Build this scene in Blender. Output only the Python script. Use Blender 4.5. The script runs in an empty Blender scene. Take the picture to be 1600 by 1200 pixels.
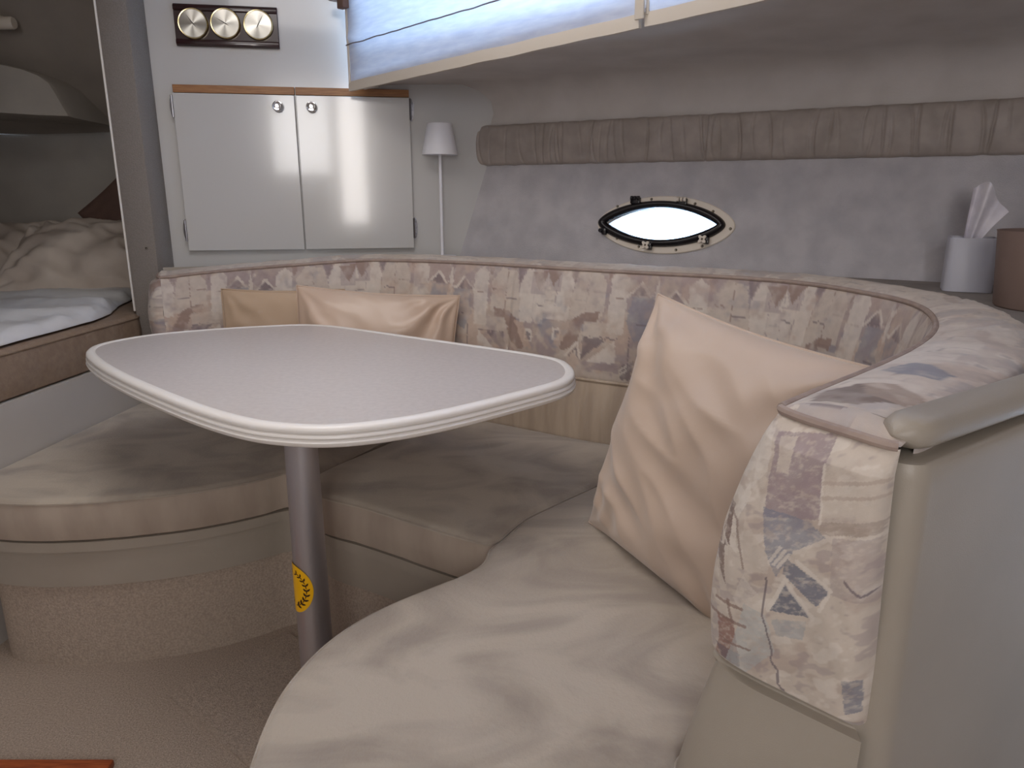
import bpy, bmesh, math, random
import numpy as np
from mathutils import Vector, Matrix, noise
from mathutils.geometry import delaunay_2d_cdt

random.seed(7)
R = math.radians
S = bpy.context.scene
COL = S.collection

# ------------------------------------------------------------------ camera
F = 1150.0                      # focal length in pixels of a 1600 px wide frame
PITCH = math.atan(300 / F)
CZ = 1.05
cam_d = bpy.data.cameras.new('camera')
cam_d.sensor_width = 36
cam_d.lens = 36 * F / 1600
cam_d.clip_start = 0.02
cam = bpy.data.objects.new('camera', cam_d)
COL.objects.link(cam)
cam.location = (0, 0, CZ)
cam.rotation_euler = (math.pi / 2 - PITCH, 0, 0)
S.camera = cam

# ------------------------------------------------------------------ world, lights, exposure
S.view_settings.view_transform = 'Standard'
S.view_settings.look = 'None'
S.view_settings.gamma = 1
S.view_settings.use_curve_mapping = False
S.view_settings.exposure = 0.0
W = bpy.data.worlds.new('world')
S.world = W
W.use_nodes = True
bg = W.node_tree.nodes['Background']
bg.inputs['Color'].default_value = (0.50, 0.70, 1.0, 1)
bg.inputs['Strength'].default_value = 14.0


def area(name, loc, rot, sx, sy, power, color):
    l = bpy.data.lights.new(name, 'AREA')
    l.shape = 'RECTANGLE'
    l.size = sx
    l.size_y = sy
    l.energy = power
    l.color = color
    o = bpy.data.objects.new(name, l)
    COL.objects.link(o)
    o.location = loc
    o.rotation_euler = rot
    return o


# companionway daylight behind the viewer; overhead lamp is added fill, no hatch is modelled
area('companionway_daylight', (0.06, -1.24, 1.33), (R(90), 0, 0), 0.20, 1.05, 9, (1.0, 0.94, 0.90))
area('cockpit_window_daylight', (-0.33, -1.24, 1.50), (R(90), 0, 0), 0.42, 0.62, 8, (1.0, 0.97, 0.96))
area('overhead_fill', (-0.42, 1.15, 1.868), (R(0), R(0), 0), 0.80, 0.80, 8.5, (1.0, 0.94, 0.91))


# ------------------------------------------------------------------ materials
def srgb(c):
    r = []
    for v in c:
        v = v / 255.0
        r.append(v / 12.92 if v <= 0.04045 else ((v + 0.055) / 1.055) ** 2.4)
    return (r[0], r[1], r[2], 1)


def mat(name, c1, c2=None, rough=0.6, scale=8, dist=0.0, bump=0.0, bscale=60, detail=4, metal=0.0,
        coat=0.0, sheen=0.0, stretch=(1, 1, 1), lo=0.35, hi=0.65, bstretch=(1, 1, 1), spec=0.5):
    m = bpy.data.materials.new(name)
    m.use_nodes = True
    nt = m.node_tree
    N, L = nt.nodes, nt.links
    b = N['Principled BSDF']
    b.inputs['Roughness'].default_value = rough
    b.inputs['Metallic'].default_value = metal
    b.inputs['Coat Weight'].default_value = coat
    b.inputs['Coat Roughness'].default_value = 0.07
    b.inputs['Sheen Weight'].default_value = sheen
    b.inputs['Specular IOR Level'].default_value = spec
    tc = N.new('ShaderNodeTexCoord')
    if c2:
        mp = N.new('ShaderNodeMapping')
        mp.inputs['Scale'].default_value = stretch
        nz = N.new('ShaderNodeTexNoise')
        nz.inputs['Scale'].default_value = scale
        nz.inputs['Detail'].default_value = detail
        nz.inputs['Distortion'].default_value = dist
        mr = N.new('ShaderNodeMapRange')
        mr.inputs['From Min'].default_value = lo
        mr.inputs['From Max'].default_value = hi
        mx = N.new('ShaderNodeMix')
        mx.data_type = 'RGBA'
        mx.inputs['A'].default_value = srgb(c1)
        mx.inputs['B'].default_value = srgb(c2)
        L.new(tc.outputs['Object'], mp.inputs['Vector'])
        L.new(mp.outputs['Vector'], nz.inputs['Vector'])
        L.new(nz.outputs['Fac'], mr.inputs['Value'])
        L.new(mr.outputs['Result'], mx.inputs['Factor'])
        L.new(mx.outputs['Result'], b.inputs['Base Color'])
    else:
        b.inputs['Base Color'].default_value = srgb(c1)
    if bump:
        mp = N.new('ShaderNodeMapping')
        mp.inputs['Scale'].default_value = bstretch
        nz = N.new('ShaderNodeTexNoise')
        nz.inputs['Scale'].default_value = bscale
        nz.inputs['Detail'].default_value = 4
        bp = N.new('ShaderNodeBump')
        bp.inputs['Strength'].default_value = min(1.0, bump)
        bp.inputs['Distance'].default_value = 0.002 * max(1.0, bump)
        L.new(tc.outputs['Object'], mp.inputs['Vector'])
        L.new(mp.outputs['Vector'], nz.inputs['Vector'])
        L.new(nz.outputs['Fac'], bp.inputs['Height'])
        L.new(bp.outputs['Normal'], b.inputs['Normal'])
    return m


def attr_mat(name, rough=0.8):
    m = bpy.data.materials.new(name)
    m.use_nodes = True
    N, L = m.node_tree.nodes, m.node_tree.links
    b = N['Principled BSDF']
    b.inputs['Roughness'].default_value = rough
    b.inputs['Sheen Weight'].default_value = 0.15
    a = N.new('ShaderNodeAttribute')
    a.attribute_name = 'print'
    tc = N.new('ShaderNodeTexCoord')
    nz = N.new('ShaderNodeTexNoise')
    nz.inputs['Scale'].default_value = 55
    nz.inputs['Detail'].default_value = 6
    mr = N.new('ShaderNodeMapRange')
    mr.inputs['From Min'].default_value = 0.3
    mr.inputs['From Max'].default_value = 0.7
    mr.inputs['To Min'].default_value = 0.93
    mr.inputs['To Max'].default_value = 1.06
    mx = N.new('ShaderNodeMix')
    mx.data_type = 'RGBA'
    mx.blend_type = 'MULTIPLY'
    mx.inputs['Factor'].default_value = 1
    L.new(tc.outputs['Object'], nz.inputs['Vector'])
    L.new(nz.outputs['Fac'], mr.inputs['Value'])
    L.new(a.outputs['Color'], mx.inputs['A'])
    L.new(mr.outputs['Result'], mx.inputs['B'])
    L.new(mx.outputs['Result'], b.inputs['Base Color'])
    w = N.new('ShaderNodeTexNoise')
    w.inputs['Scale'].default_value = 900
    bp = N.new('ShaderNodeBump')
    bp.inputs['Strength'].default_value = 0.25
    bp.inputs['Distance'].default_value = 0.001
    L.new(tc.outputs['Object'], w.inputs['Vector'])
    L.new(w.outputs['Fac'], bp.inputs['Height'])
    L.new(bp.outputs['Normal'], b.inputs['Normal'])
    return m


M = {}
M['suede'] = mat('suede', (181, 170, 156), (153, 142, 131), rough=0.85, scale=3.6, dist=1.2, detail=6, bump=0.5,
                 bscale=160, sheen=0.25, stretch=(1, 1.7, 1), lo=0.42, hi=0.62)
M['suede_boxing'] = mat('suede_boxing', (180, 166, 152), (164, 149, 136), rough=0.8, scale=14, bump=0.5, bscale=30,
                        stretch=(1, 1, .3), bstretch=(1, 1, .25))
M['vinyl'] = mat('vinyl', (167, 158, 146), (160, 151, 139), rough=0.42, scale=5, bump=0.12, bscale=700)
M['ruched'] = mat('ruched_fabric', (190, 172, 152), (172, 154, 136), rough=0.6, scale=30, stretch=(1, 1, .1), bump=0.4,
                  bscale=90, bstretch=(1, 1, .15))
M['piping'] = mat('piping_cord', (170, 152, 142), (154, 136, 128), rough=0.7, scale=40, bump=0.2)
M['pillow'] = mat('pillow_satin', (202, 181, 164), (193, 171, 153), rough=0.55, scale=3, bump=0.5, bscale=14,
                  sheen=0.3, bstretch=(1, 1, 1))
M['pillow_dark'] = mat('pillow_tan', (196, 170, 144), (184, 158, 134), rough=0.6, scale=4, bump=0.3, bscale=20, sheen=0.2)
M['pillow_gloss'] = mat('pillow_sheen', (208, 186, 168), (200, 174, 154), rough=0.35, scale=4, bump=0.3, bscale=14)
M['gloss'] = mat('gloss_laminate', (200, 199, 197), rough=0.16, bump=0.25, bscale=4, coat=0.5)
M['gloss_door'] = mat('gloss_door', (202, 201, 199), rough=0.15, bump=0.30, bscale=4, coat=0.6)
M['oak'] = mat('oak_strip', (164, 112, 62), (140, 90, 46), rough=0.4, scale=20, stretch=(1, 1, 12))
M['mahogany'] = mat('mahogany', (52, 22, 26), (38, 14, 18), rough=0.25, scale=20, stretch=(1, 1, 10), coat=0.4)
M['chrome'] = mat('chrome', (225, 225, 228), rough=0.12, metal=1.0)
M['hinge_chrome'] = mat('hinge_chrome', (150, 150, 156), rough=0.18, metal=1.0)
M['brass'] = mat('brass', (222, 206, 158), rough=0.2, metal=1.0)
M['hull'] = mat('hull_liner', (200, 196, 199), (184, 181, 185), rough=0.95, scale=14, bump=0.7, bscale=350, sheen=0.3)
M['headliner'] = mat('headliner', (208, 201, 196), (198, 191, 186), rough=0.9, scale=8, bump=0.2, bscale=200)
M['band'] = mat('padded_band_fabric', (172, 161, 154), (156, 146, 139), rough=0.6, scale=20, bump=0.3, bscale=60)
M['ledge'] = mat('ledge_liner', (150, 143, 138), (138, 131, 127), rough=0.9, scale=14, bump=0.5, bscale=350)
M['carpet'] = mat('carpet', (206, 188, 172), (166, 150, 137), rough=1.0, scale=260, bump=2.5, bscale=420, detail=2, lo=.3, hi=.7)
M['carpet_riser'] = mat('carpet_riser', (190, 174, 159), (166, 151, 138), rough=1.0, scale=220, bump=1.4, bscale=320, detail=3)
M['carpet_post'] = mat('carpet_post', (142, 135, 130), (132, 125, 120), rough=1.0, scale=300, bump=0.8, bscale=300)
M['white_trim'] = mat('white_plastic', (240, 236, 232), rough=0.35)
M['table'] = mat('table_laminate', (206, 199, 196), (198, 191, 188), rough=0.30, scale=90, bump=0.15, bscale=700)
M['alu'] = mat('anodised_aluminium', (190, 186, 190), rough=0.42, metal=0.85, bump=0.1, bscale=80, bstretch=(1, 1, .05))
M['yellow'] = mat('yellow_vinyl', (250, 190, 10), rough=0.35)
M['ink'] = mat('dark_ink', (60, 26, 8), rough=0.5)
M['black'] = mat('black_rubber', (26, 22, 26), rough=0.25)
M['cream_plastic'] = mat('cream_plastic', (228, 217, 203), rough=0.35)
M['grey_screw'] = mat('screw_steel', (120, 112, 100), rough=0.3, metal=0.9)
M['lamp_white'] = mat('lamp_white', (236, 236, 242), rough=0.5)
M['tissue_box'] = mat('tissue_box_white', (188, 188, 198), rough=0.45)
M['tissue'] = mat('tissue_paper', (236, 232, 238), (220, 216, 224), rough=0.9, scale=30)
M['bin'] = mat('bin_brown', (138, 118, 110), (128, 108, 100), rough=0.6, scale=6, bump=0.2, bscale=300)
M['bin_in'] = mat('bin_lining', (84, 66, 60), rough=0.8)
M['mattress'] = mat('berth_fabric', (150, 130, 112), (140, 120, 104), rough=0.95, scale=60, bump=0.5, bscale=300)
M['quilt'] = mat('quilt_white', (228, 228, 228), (212, 212, 214), rough=0.7, scale=6, bump=0.8, bscale=18)
M['bedding'] = mat('bedding_cream', (212, 200, 188), (190, 176, 164), rough=0.8, scale=5, bump=0.8, bscale=14)
M['rust'] = mat('rust_cushion', (130, 102, 90), (112, 88, 80), rough=0.8, scale=6)
M['berth_wall'] = mat('berth_liner', (190, 183, 173), (180, 173, 164), rough=0.95, scale=7, bump=0.3, bscale=200)
M['berth_head'] = mat('berth_headliner', (178, 168, 158), (164, 155, 146), rough=0.95, scale=4, bump=0.3, bscale=150)
M['white_panel'] = mat('white_gelcoat', (200, 196, 192), (192, 188, 184), rough=0.4, scale=3)
M['shade_hem'] = mat('shade_hem', (205, 196, 184), rough=0.9)
M['teak'] = mat('teak', (176, 92, 48), (140, 66, 34), rough=0.45, scale=30, stretch=(1, 8, 1))
M['seam'] = mat('seam_thread', (120, 112, 116), rough=0.9)
M['print'] = attr_mat('printed_upholstery')


def shade_fabric():
    m = bpy.data.materials.new('shade_fabric')
    m.use_nodes = True
    N, L = m.node_tree.nodes, m.node_tree.links
    N.remove(N['Principled BSDF'])
    d = N.new('ShaderNodeBsdfDiffuse')
    t = N.new('ShaderNodeBsdfTranslucent')
    x = N.new('ShaderNodeMixShader')
    tc = N.new('ShaderNodeTexCoord')
    nz = N.new('ShaderNodeTexNoise')
    mp = N.new('ShaderNodeMapping')
    mp.inputs['Scale'].default_value = (1, 1, 6)
    nz.inputs['Scale'].default_value = 18
    nz.inputs['Detail'].default_value = 5
    mr = N.new('ShaderNodeMapRange')
    mr.inputs['To Min'].default_value = 0.62
    mr.inputs['To Max'].default_value = 0.95
    cb = N.new('ShaderNodeMix')
    cb.data_type = 'RGBA'
    cb.inputs['A'].default_value = srgb((196, 202, 222))
    cb.inputs['B'].default_value = srgb((238, 240, 248))
    L.new(tc.outputs['Object'], mp.inputs['Vector'])
    L.new(mp.outputs['Vector'], nz.inputs['Vector'])
    L.new(nz.outputs['Fac'], cb.inputs['Factor'])
    L.new(cb.outputs['Result'], d.inputs['Color'])
    L.new(cb.outputs['Result'], t.inputs['Color'])
    x.inputs['Fac'].default_value = 0.50
    L.new(d.outputs[0], x.inputs[1])
    L.new(t.outputs[0], x.inputs[2])
    L.new(x.outputs[0], N['Material Output'].inputs['Surface'])
    return m


def glass_mat():
    m = bpy.data.materials.new('window_glass')
    m.use_nodes = True
    N, L = m.node_tree.nodes, m.node_tree.links
    N.remove(N['Principled BSDF'])
    d = N.new('ShaderNodeBsdfTransparent')
    d.inputs['Color'].default_value = (0.93, 0.95, 0.95, 1)
    g = N.new('ShaderNodeBsdfGlossy')
    g.inputs['Roughness'].default_value = 0.02
    fr = N.new('ShaderNodeFresnel')
    x = N.new('ShaderNodeMixShader')
    L.new(fr.outputs[0], x.inputs['Fac'])
    L.new(d.outputs[0], x.inputs[1])
    L.new(g.outputs[0], x.inputs[2])
    L.new(x.outputs[0], N['Material Output'].inputs['Surface'])
    return m


M['shade'] = shade_fabric()
M['glass'] = glass_mat()


# ------------------------------------------------------------------ helpers
FW = Vector((0, math.cos(PITCH), -math.sin(PITCH)))
UP = Vector((0, math.sin(PITCH), math.cos(PITCH)))


def ray(px, py):
    return Vector((1, 0, 0)) * ((px - 800) / F) + UP * ((600 - py) / F) + FW


def on_z(px, py, z):
    """the point of the level plane at height z that the photograph shows at a pixel"""
    r = ray(px, py)
    return Vector((0, 0, CZ)) + r * ((z - CZ) / r.z)


def on_plane(px, py, p, n):
    r = ray(px, py)
    o = Vector((0, 0, CZ))
    return o + r * ((Vector(p) - o).dot(n) / r.dot(n))


def wloc(o):
    v = Vector((0, 0, 0))
    while o:
        v += o.location
        o = o.parent
    return v


def mk(name, verts, faces, m, parent=None, smooth=True, angle=40):
    verts = [Vector(v) for v in verts]
    if parent:
        o0 = wloc(parent)
        loc = Vector((0, 0, 0))
    else:
        xs = [v.x for v in verts]; ys = [v.y for v in verts]; zs = [v.z for v in verts]
        o0 = Vector(((min(xs) + max(xs)) / 2, (min(ys) + max(ys)) / 2, min(zs)))
        loc = o0
    me = bpy.data.meshes.new(name)
    me.from_pydata([tuple(v - o0) for v in verts], [], faces)
    me.materials.append(m)
    if smooth:
        me.shade_smooth()
        if angle:
            me.set_sharp_from_angle(angle=R(angle))
    me.validate()
    me.update()
    o = bpy.data.objects.new(name, me)
    o.location = loc
    COL.objects.link(o)
    if parent:
        o.parent = parent
    return o


def tag(o, label, cat, group=None):
    o['label'] = label
    o['category'] = cat
    if group:
        o['group'] = group
    return o


def thing(name, label, cat, loc, group=None):
    o = bpy.data.objects.new(name, None)
    o.empty_display_size = 0.05
    COL.objects.link(o)
    o.location = loc
    return tag(o, label, cat, group)


def struct(o):
    o['kind'] = 'structure'
    return o


def catmull(pts, n=8, closed=False):
    pts = [Vector(p) for p in pts]
    out = []
    m = len(pts)
    rng = range(m) if closed else range(m - 1)
    for i in rng:
        if closed:
            a, b, c, d = pts[(i - 1) % m], pts[i], pts[(i + 1) % m], pts[(i + 2) % m]
        else:
            b, c = pts[i], pts[i + 1]
            a = pts[i - 1] if i else b * 2 - c
            d = pts[i + 2] if i + 2 < m else c * 2 - b
        for k in range(n):
            t = k / n
            out.append(0.5 * ((2 * b) + (c - a) * t + (2 * a - 5 * b + 4 * c - d) * t * t + (3 * b - a - 3 * c + d) * t ** 3))
    if not closed:
        out.append(pts[-1].copy())
    return out


def resample(pts, step, closed=False):
    P = [Vector(p) for p in pts]
    if closed:
        P = P + [P[0]]
    L = [0]
    for a, b in zip(P, P[1:]):
        L.append(L[-1] + (b - a).length)
    n = max(2, int(round(L[-1] / step)))
    out = []
    j = 0
    for i in range(n + (0 if closed else 1)):
        s = L[-1] * i / n
        while j < len(L) - 2 and L[j + 1] < s:
            j += 1
        t = (s - L[j]) / max(1e-9, L[j + 1] - L[j])
        out.append(P[j].lerp(P[j + 1], min(1, max(0, t))))
    return out


def smooth_path(P, it, closed=False):
    for _ in range(it):
        Q = [p.copy() for p in P]
        n = len(P)
        for i in range(n):
            if not closed and i in (0, n - 1):
                continue
            Q[i] = P[i] * 0.5 + (P[(i - 1) % n] + P[(i + 1) % n]) * 0.25
        P = Q
    return P


def tangents(P, closed=False):
    n = len(P)
    T = []
    for i in range(n):
        if closed:
            d = P[(i + 1) % n] - P[(i - 1) % n]
        else:
            d = P[min(n - 1, i + 1)] - P[max(0, i - 1)]
        T.append(d.normalized())
    return T


def lefts(P, closed=False):
    return [Vector((-t.y, t.x, 0)).normalized() for t in tangents([Vector((p.x, p.y, 0)) for p in P], closed)]


def grid_faces(nr, nc, wrap_r=False, wrap_c=False, flip=False, base=0):
    f = []
    for i in range(nr if wrap_r else nr - 1):
        for j in range(nc if wrap_c else nc - 1):
            a = i * nc + j
            b = i * nc + (j + 1) % nc
            c = ((i + 1) % nr) * nc + (j + 1) % nc
            d = ((i + 1) % nr) * nc + j
            q = (base + a, base + b, base + c, base + d)
            f.append(q[::-1] if flip else q)
    return f


def sweep(path, profile, closed=False, loop=False, fn=None, caps=False):
    """profile: (offset to the left of the path, z); fn(i,j,off,z,s) may modify"""
    Ls = lefts(path, closed)
    v = []
    for i, (p, l) in enumerate(zip(path, Ls)):
        for j, (o, z) in enumerate(profile):
            if fn:
                o, z = fn(i, j, o, z)
            v.append(Vector((p.x, p.y, 0)) + l * o + Vector((0, 0, z)))
    f = grid_faces(len(path), len(profile), closed, loop)
    if caps and not closed:
        n = len(profile)
        f.append(tuple(range(n - 1, -1, -1)))
        k = (len(path) - 1) * n
        f.append(tuple(range(k, k + n)))
    return v, f


def tube(path, r, n=8, closed=False, caps=True):
    T = tangents(path, closed)
    up = Vector((0, 0, 1))
    if abs(T[0].dot(up)) > 0.9:
        up = Vector((1, 0, 0))
    v = []
    a = (up - T[0] * up.dot(T[0])).normalized()
    for i, (p, t) in enumerate(zip(path, T)):
        a = (a - t * a.dot(t)).normalized()
        b = t.cross(a)
        rr = r(i) if callable(r) else r
        for k in range(n):
            q = 2 * math.pi * k / n
            v.append(p + a * (rr * math.cos(q)) + b * (rr * math.sin(q)))
    f = grid_faces(len(path), n, closed, True)
    if caps and not closed:
        f.append(tuple(range(n - 1, -1, -1)))
        k = (len(path) - 1) * n
        f.append(tuple(range(k, k + n)))
    return v, f


def lathe(profile, mtx, n=32, caps=True):
    """profile (r, h) turned about the local z of mtx"""
    v = []
    for (r, h) in profile:
        for k in range(n):
            q = 2 * math.pi * k / n
            v.append(mtx @ Vector((r * math.cos(q), r * math.sin(q), h)))
    f = grid_faces(len(profile), n, False, True, flip=True)
    f = [t[::-1] for t in f]
    if caps:
        f.append(tuple(range(n - 1, -1, -1)))
        k = (len(profile) - 1) * n
        f.append(tuple(range(k, k + n)))
    return v, f


def rbox(mtx, sx, sy, sz, bev=0.004, seg=2):
    """bevelled box centred in mtx"""
    bm = bmesh.new()
    bmesh.ops.create_cube(bm, size=1)
    bmesh.ops.scale(bm, vec=(sx, sy, sz), verts=bm.verts)
    if bev:
        bmesh.ops.bevel(bm, geom=list(bm.edges), offset=bev, segments=seg, affect='EDGES', profile=0.5)
    bmesh.ops.transform(bm, matrix=mtx, verts=bm.verts)
    bm.verts.index_update()
    v = [x.co.copy() for x in bm.verts]
    f = [tuple(x.index for x in fc.verts) for fc in bm.faces]
    bm.free()
    return v, f


def merge(*vf):
    v, f = [], []
    for a, b in vf:
        k = len(v)
        v += list(a)
        f += [tuple(i + k for i in q) for q in b]
    return v, f


def prism(outline, z0, z1, bev=0.0):
    n = len(outline)
    area2 = sum(outline[i][0] * outline[(i + 1) % n][1] - outline[(i + 1) % n][0] * outline[i][1] for i in range(n))
    if area2 < 0:
        outline = outline[::-1]
    v = [Vector((p[0], p[1], z0)) for p in outline] + [Vector((p[0], p[1], z1)) for p in outline]
    f = [tuple(range(n - 1, -1, -1)), tuple(range(n, 2 * n))]
    for i in range(n):
        j = (i + 1) % n
        f.append((i, j, n + j, n + i))
    return v, f


def slab_on(P, ex, ey, nrm, outline2, d0, d1):
    """prism standing on a plane: outline2 in (ex, ey), from d0 to d1 along nrm"""
    n = len(outline2)
    v = [P + ex * a + ey * b + nrm * d0 for a, b in outline2] + [P + ex * a + ey * b + nrm * d1 for a, b in outline2]
    f = [tuple(range(n - 1, -1, -1)), tuple(range(n, 2 * n))]
    for i in range(n):
        j = (i + 1) % n
        f.append((i, j, n + j, n + i))
    return v, f


def seg_dist(P, poly):
    """P (n,2), distance to closed polyline"""
    A = np.array(poly)
    B = np.roll(A, -1, axis=0)
    D = np.full(len(P), 1e9)
    for a, b in zip(A, B):
        ab = b - a
        t = np.clip(((P - a) @ ab) / max(1e-12, ab @ ab), 0, 1)
        q = a + t[:, None] * ab
        D = np.minimum(D, np.hypot(*(P - q).T))
    return D


def in_poly(P, poly):
    x, y = P[:, 0], P[:, 1]
    c = np.zeros(len(P), bool)
    n = len(poly)
    for i in range(n):
        x1, y1 = poly[i]
        x2, y2 = poly[(i + 1) % n]
        if y1 == y2:
            continue
        k = ((y1 > y) != (y2 > y)) & (x < (x2 - x1) * (y - y1) / (y2 - y1) + x1)
        c ^= k
    return c


def smoothstep(x):
    x = np.clip(x, 0, 1)
    return x * x * (3 - 2 * x)


def cushion(name, outline, z0, z1, m_top, m_side, parent, crown=0.012, step=0.018, amp=0.003, seed=0, piping=True, extra=None):
    """box cushion of any outline with a soft crowned top, gathered boxing and seam piping"""
    O = resample([Vector((p[0], p[1], 0)) for p in outline], 0.012, True)
    O = [Vector((p.x, p.y, 0)) for p in O]
    a2 = sum(O[i].x * O[(i + 1) % len(O)].y - O[(i + 1) % len(O)].x * O[i].y for i in range(len(O)))
    if a2 < 0:
        O = O[::-1]
    n = len(O)
    Ls = lefts(O, True)
    poly = [(p.x, p.y) for p in O]
    xs = [p[0] for p in poly]; ys = [p[1] for p in poly]
    rings = []
    for d in (0.0, 0.006, 0.014):
        rings.append([(p.x + l.x * d, p.y + l.y * d) for p, l in zip(O, Ls)])
    gx = np.arange(min(xs), max(xs), step)
    gy = np.arange(min(ys), max(ys), step)
    G = np.array([(x, y) for x in gx for y in gy])
    G = G[in_poly(G, poly)]
    G = G[seg_dist(G, poly) > 0.022]
    pts = [Vector(p) for r in rings for p in r] + [Vector((x, y)) for x, y in G]
    edges = [(i, (i + 1) % n) for i in range(n)]
    vv, ee, ff, *_ = delaunay_2d_cdt(pts, edges, [], 1, 1e-6)
    A = np.array([(p.x, p.y) for p in vv])
    D = seg_dist(A, poly)
    out = []
    for (x, y), d in zip(A, D):
        edge = math.sqrt(max(0.0, 1 - (1 - min(1, d / 0.02)) ** 2)) * 0.010
        w = crown * float(smoothstep(d / 0.14))
        w += amp * float(smoothstep(d / 0.05)) * (noise.noise(Vector((x * 7, y * 7, seed))) + 0.5 * noise.noise(Vector((x * 19, y * 19, seed + 5))))
        if extra:
            w += extra(x, y) * float(smoothstep(d / 0.04))
        out.append(Vector((x, y, z1 - 0.010 + edge + w)))
    top = mk('top_panel', out, [tuple(f) for f in ff], m_top, parent, angle=0)
    prof = [(0.012, z0), (0.002, z0 + 0.006), (-0.003, z0 + 0.3 * (z1 - z0)), (-0.004, z0 + 0.6 * (z1 - z0)), (-0.001, z1 - 0.018), (0, z1 - 0.010)]

    def fn(i, j, o, z):
        p = O[i]
        k = math.sin(math.pi * j / 5.0)
        o -= 0.0035 * k * noise.noise(Vector((p.x * 30, p.y * 30, z * 4 + seed)))
        return o, z
    v, f = sweep(O, prof, closed=True, fn=fn)
    f.append(tuple(i * len(prof) for i in range(n))[::-1])
    mk('boxing', v, f, m_side, parent)
    if piping:
        pp = [Vector((p.x - l.x * 0.001, p.y - l.y * 0.001, z1 - 0.010)) for p, l in zip(O, Ls)]
        v, f = tube(pp, 0.0028, 6, closed=True)
        mk('piping', v, f, m_top, parent)
    return top


def pillow(name, label, P, ex, ey, w, h, t, m, seed=0, group=None, pinch=0.07, wr=1.0, flop=0.0, N=56, corners=(1, 1, 1, 1), cat='pillow'):
    """square stuffed pillow; P is its centre, ex and ey span it"""
    ex = ex.normalized()
    ey = (ey - ex * ey.dot(ex)).normalized()
    nz = ex.cross(ey)
    sides = []
    for sgn in (1, -1):
        v = []
        for i in range(N + 1):
            for j in range(N + 1):
                u = -math.cos(math.pi * i / N) * 0.35 + (2 * i / N - 1) * 0.65
                q = -math.cos(math.pi * j / N) * 0.35 + (2 * j / N - 1) * 0.65
                x = w / 2 * u * (1 - pinch * math.cos(q * math.pi / 2))
                y = h / 2 * q * (1 - pinch * math.cos(u * math.pi / 2))
                k = max(0.0, (1 - abs(u) ** 2.4) * (1 - abs(q) ** 2.4))
                th = t / 2 * k ** 0.55
                e = min(1.0, k * 4)
                wv = 0
                for ci, (cx, cy) in enumerate(((-1, -1), (1, -1), (1, 1), (-1, 1))):
                    dx, dy = x - cx * w / 2, y - cy * h / 2
                    rr = math.hypot(dx, dy)
                    an = math.atan2(dy * -cy, dx * -cx)
                    wv += corners[ci] * math.exp(-rr / (0.22 * w)) * math.sin(11 * an + 5 * noise.noise(Vector((rr * 9, ci * 3 + seed, 0))) + ci) * 0.011
                nn = noise.noise(Vector((x * 9 + seed, y * 9, sgn * 2))) * 0.006 + 0.004 * (1 - abs(noise.noise(Vector((x * 8 + y * 14 + seed, y * 5 - x * 4, sgn * 5)))) * 3)
                z = sgn * (th + e * wr * (wv + nn) * (th / (t / 2) * 0.6 + 0.4))
                y2 = y - flop * (1 - abs(u)) * (q + 1) * 0.5 * h
                v.append(P + ex * x + ey * y2 + nz * z)
        sides.append((v, grid_faces(N + 1, N + 1, flip=(sgn < 0))))
    v, f = merge(*sides)
    bm = bmesh.new()
    vs = [bm.verts.new(q) for q in v]
    for q in f:
        bm.faces.new([vs[i] for i in q])
    bmesh.ops.remove_doubles(bm, verts=bm.verts, dist=0.0008)
    bm.verts.index_update()
    v = [x.co.copy() for x in bm.verts]
    f = [tuple(x.index for x in fc.verts) for fc in bm.faces]
    bm.free()
    o = mk(name, v, f, m, None, angle=0)
    # welt seam around the edge
    E = []
    for (a, b) in (((-1, -1), (1, -1)), ((1, -1), (1, 1)), ((1, 1), (-1, 1)), ((-1, 1), (-1, -1))):
        for k in range(16):
            u = a[0] + (b[0] - a[0]) * k / 16
            q = a[1] + (b[1] - a[1]) * k / 16
            x = w / 2 * u * (1 - pinch * math.cos(q * math.pi / 2))
            y = h / 2 * q * (1 - pinch * math.cos(u * math.pi / 2))
            y -= flop * (1 - abs(u)) * (q + 1) * 0.5 * h
            E.append(P + ex * x + ey * y)
    tv, tf = tube(E, 0.0022, 6, closed=True)
    mk('seam', tv, tf, m, o)
    return tag(o, label, cat, group)


def plain_frame(P, ex, ey, ez):
    m = Matrix.Identity(4)
    for i, a in enumerate((ex, ey, ez)):
        m[0][i], m[1][i], m[2][i] = a
    m[0][3], m[1][3], m[2][3] = P
    return m


# ------------------------------------------------------------------ plan of the cabin (metres)
SEAT = 0.42            # top of the seat cushions
LEDGE = 0.835          # ledge behind the backrest
BACK = 0.855           # top edge of the backrest
CEIL = 1.88
BD = Vector((1, 0.18, 0)).normalized()               # bulkhead direction
BN = Vector((BD.y, -BD.x, 0))                        # bulkhead normal, into the cabin
B0 = Vector((-0.18, 2.55, 0))                        # foot where bulkhead and hull meet
HD = Vector((1.21, -0.71, 0)).normalized()           # hull direction, aft
HN = Vector((-HD.y, HD.x, 0)) * -1                   # towards the cabin
if HN.y > 0:
    HN = -HN
LEAN = 0.066 / 0.31


def bulk(X):
    return B0 + BD * ((X - B0.x) / BD.x)


def hull(t, z, off=0.0):
    """point of the hull lining: t metres aft of the bulkhead"""
    out = LEAN * max(-0.9, min(z, 1.15) - LEDGE) - off
    p = B0 + HD * t - HN * out
    return Vector((p.x, p.y, z))


def hull_t0(z):
    out = LEAN * (min(z, 1.15) - LEDGE)
    # parameter where the leaning hull meets the bulkhead plane
    p = B0 - HN * out
    return (p - B0).dot(BN) * -1 / HD.dot(BN)


# ------------------------------------------------------------------ floor, bulkhead, hull, ceiling
v, f = prism([(-1.9, -1.3), (2.2, -1.3), (2.2, 3.0), (-1.9, 3.0)], -0.05, 0.0)
struct(mk('floor', v, f, M['carpet'], smooth=False))
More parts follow.
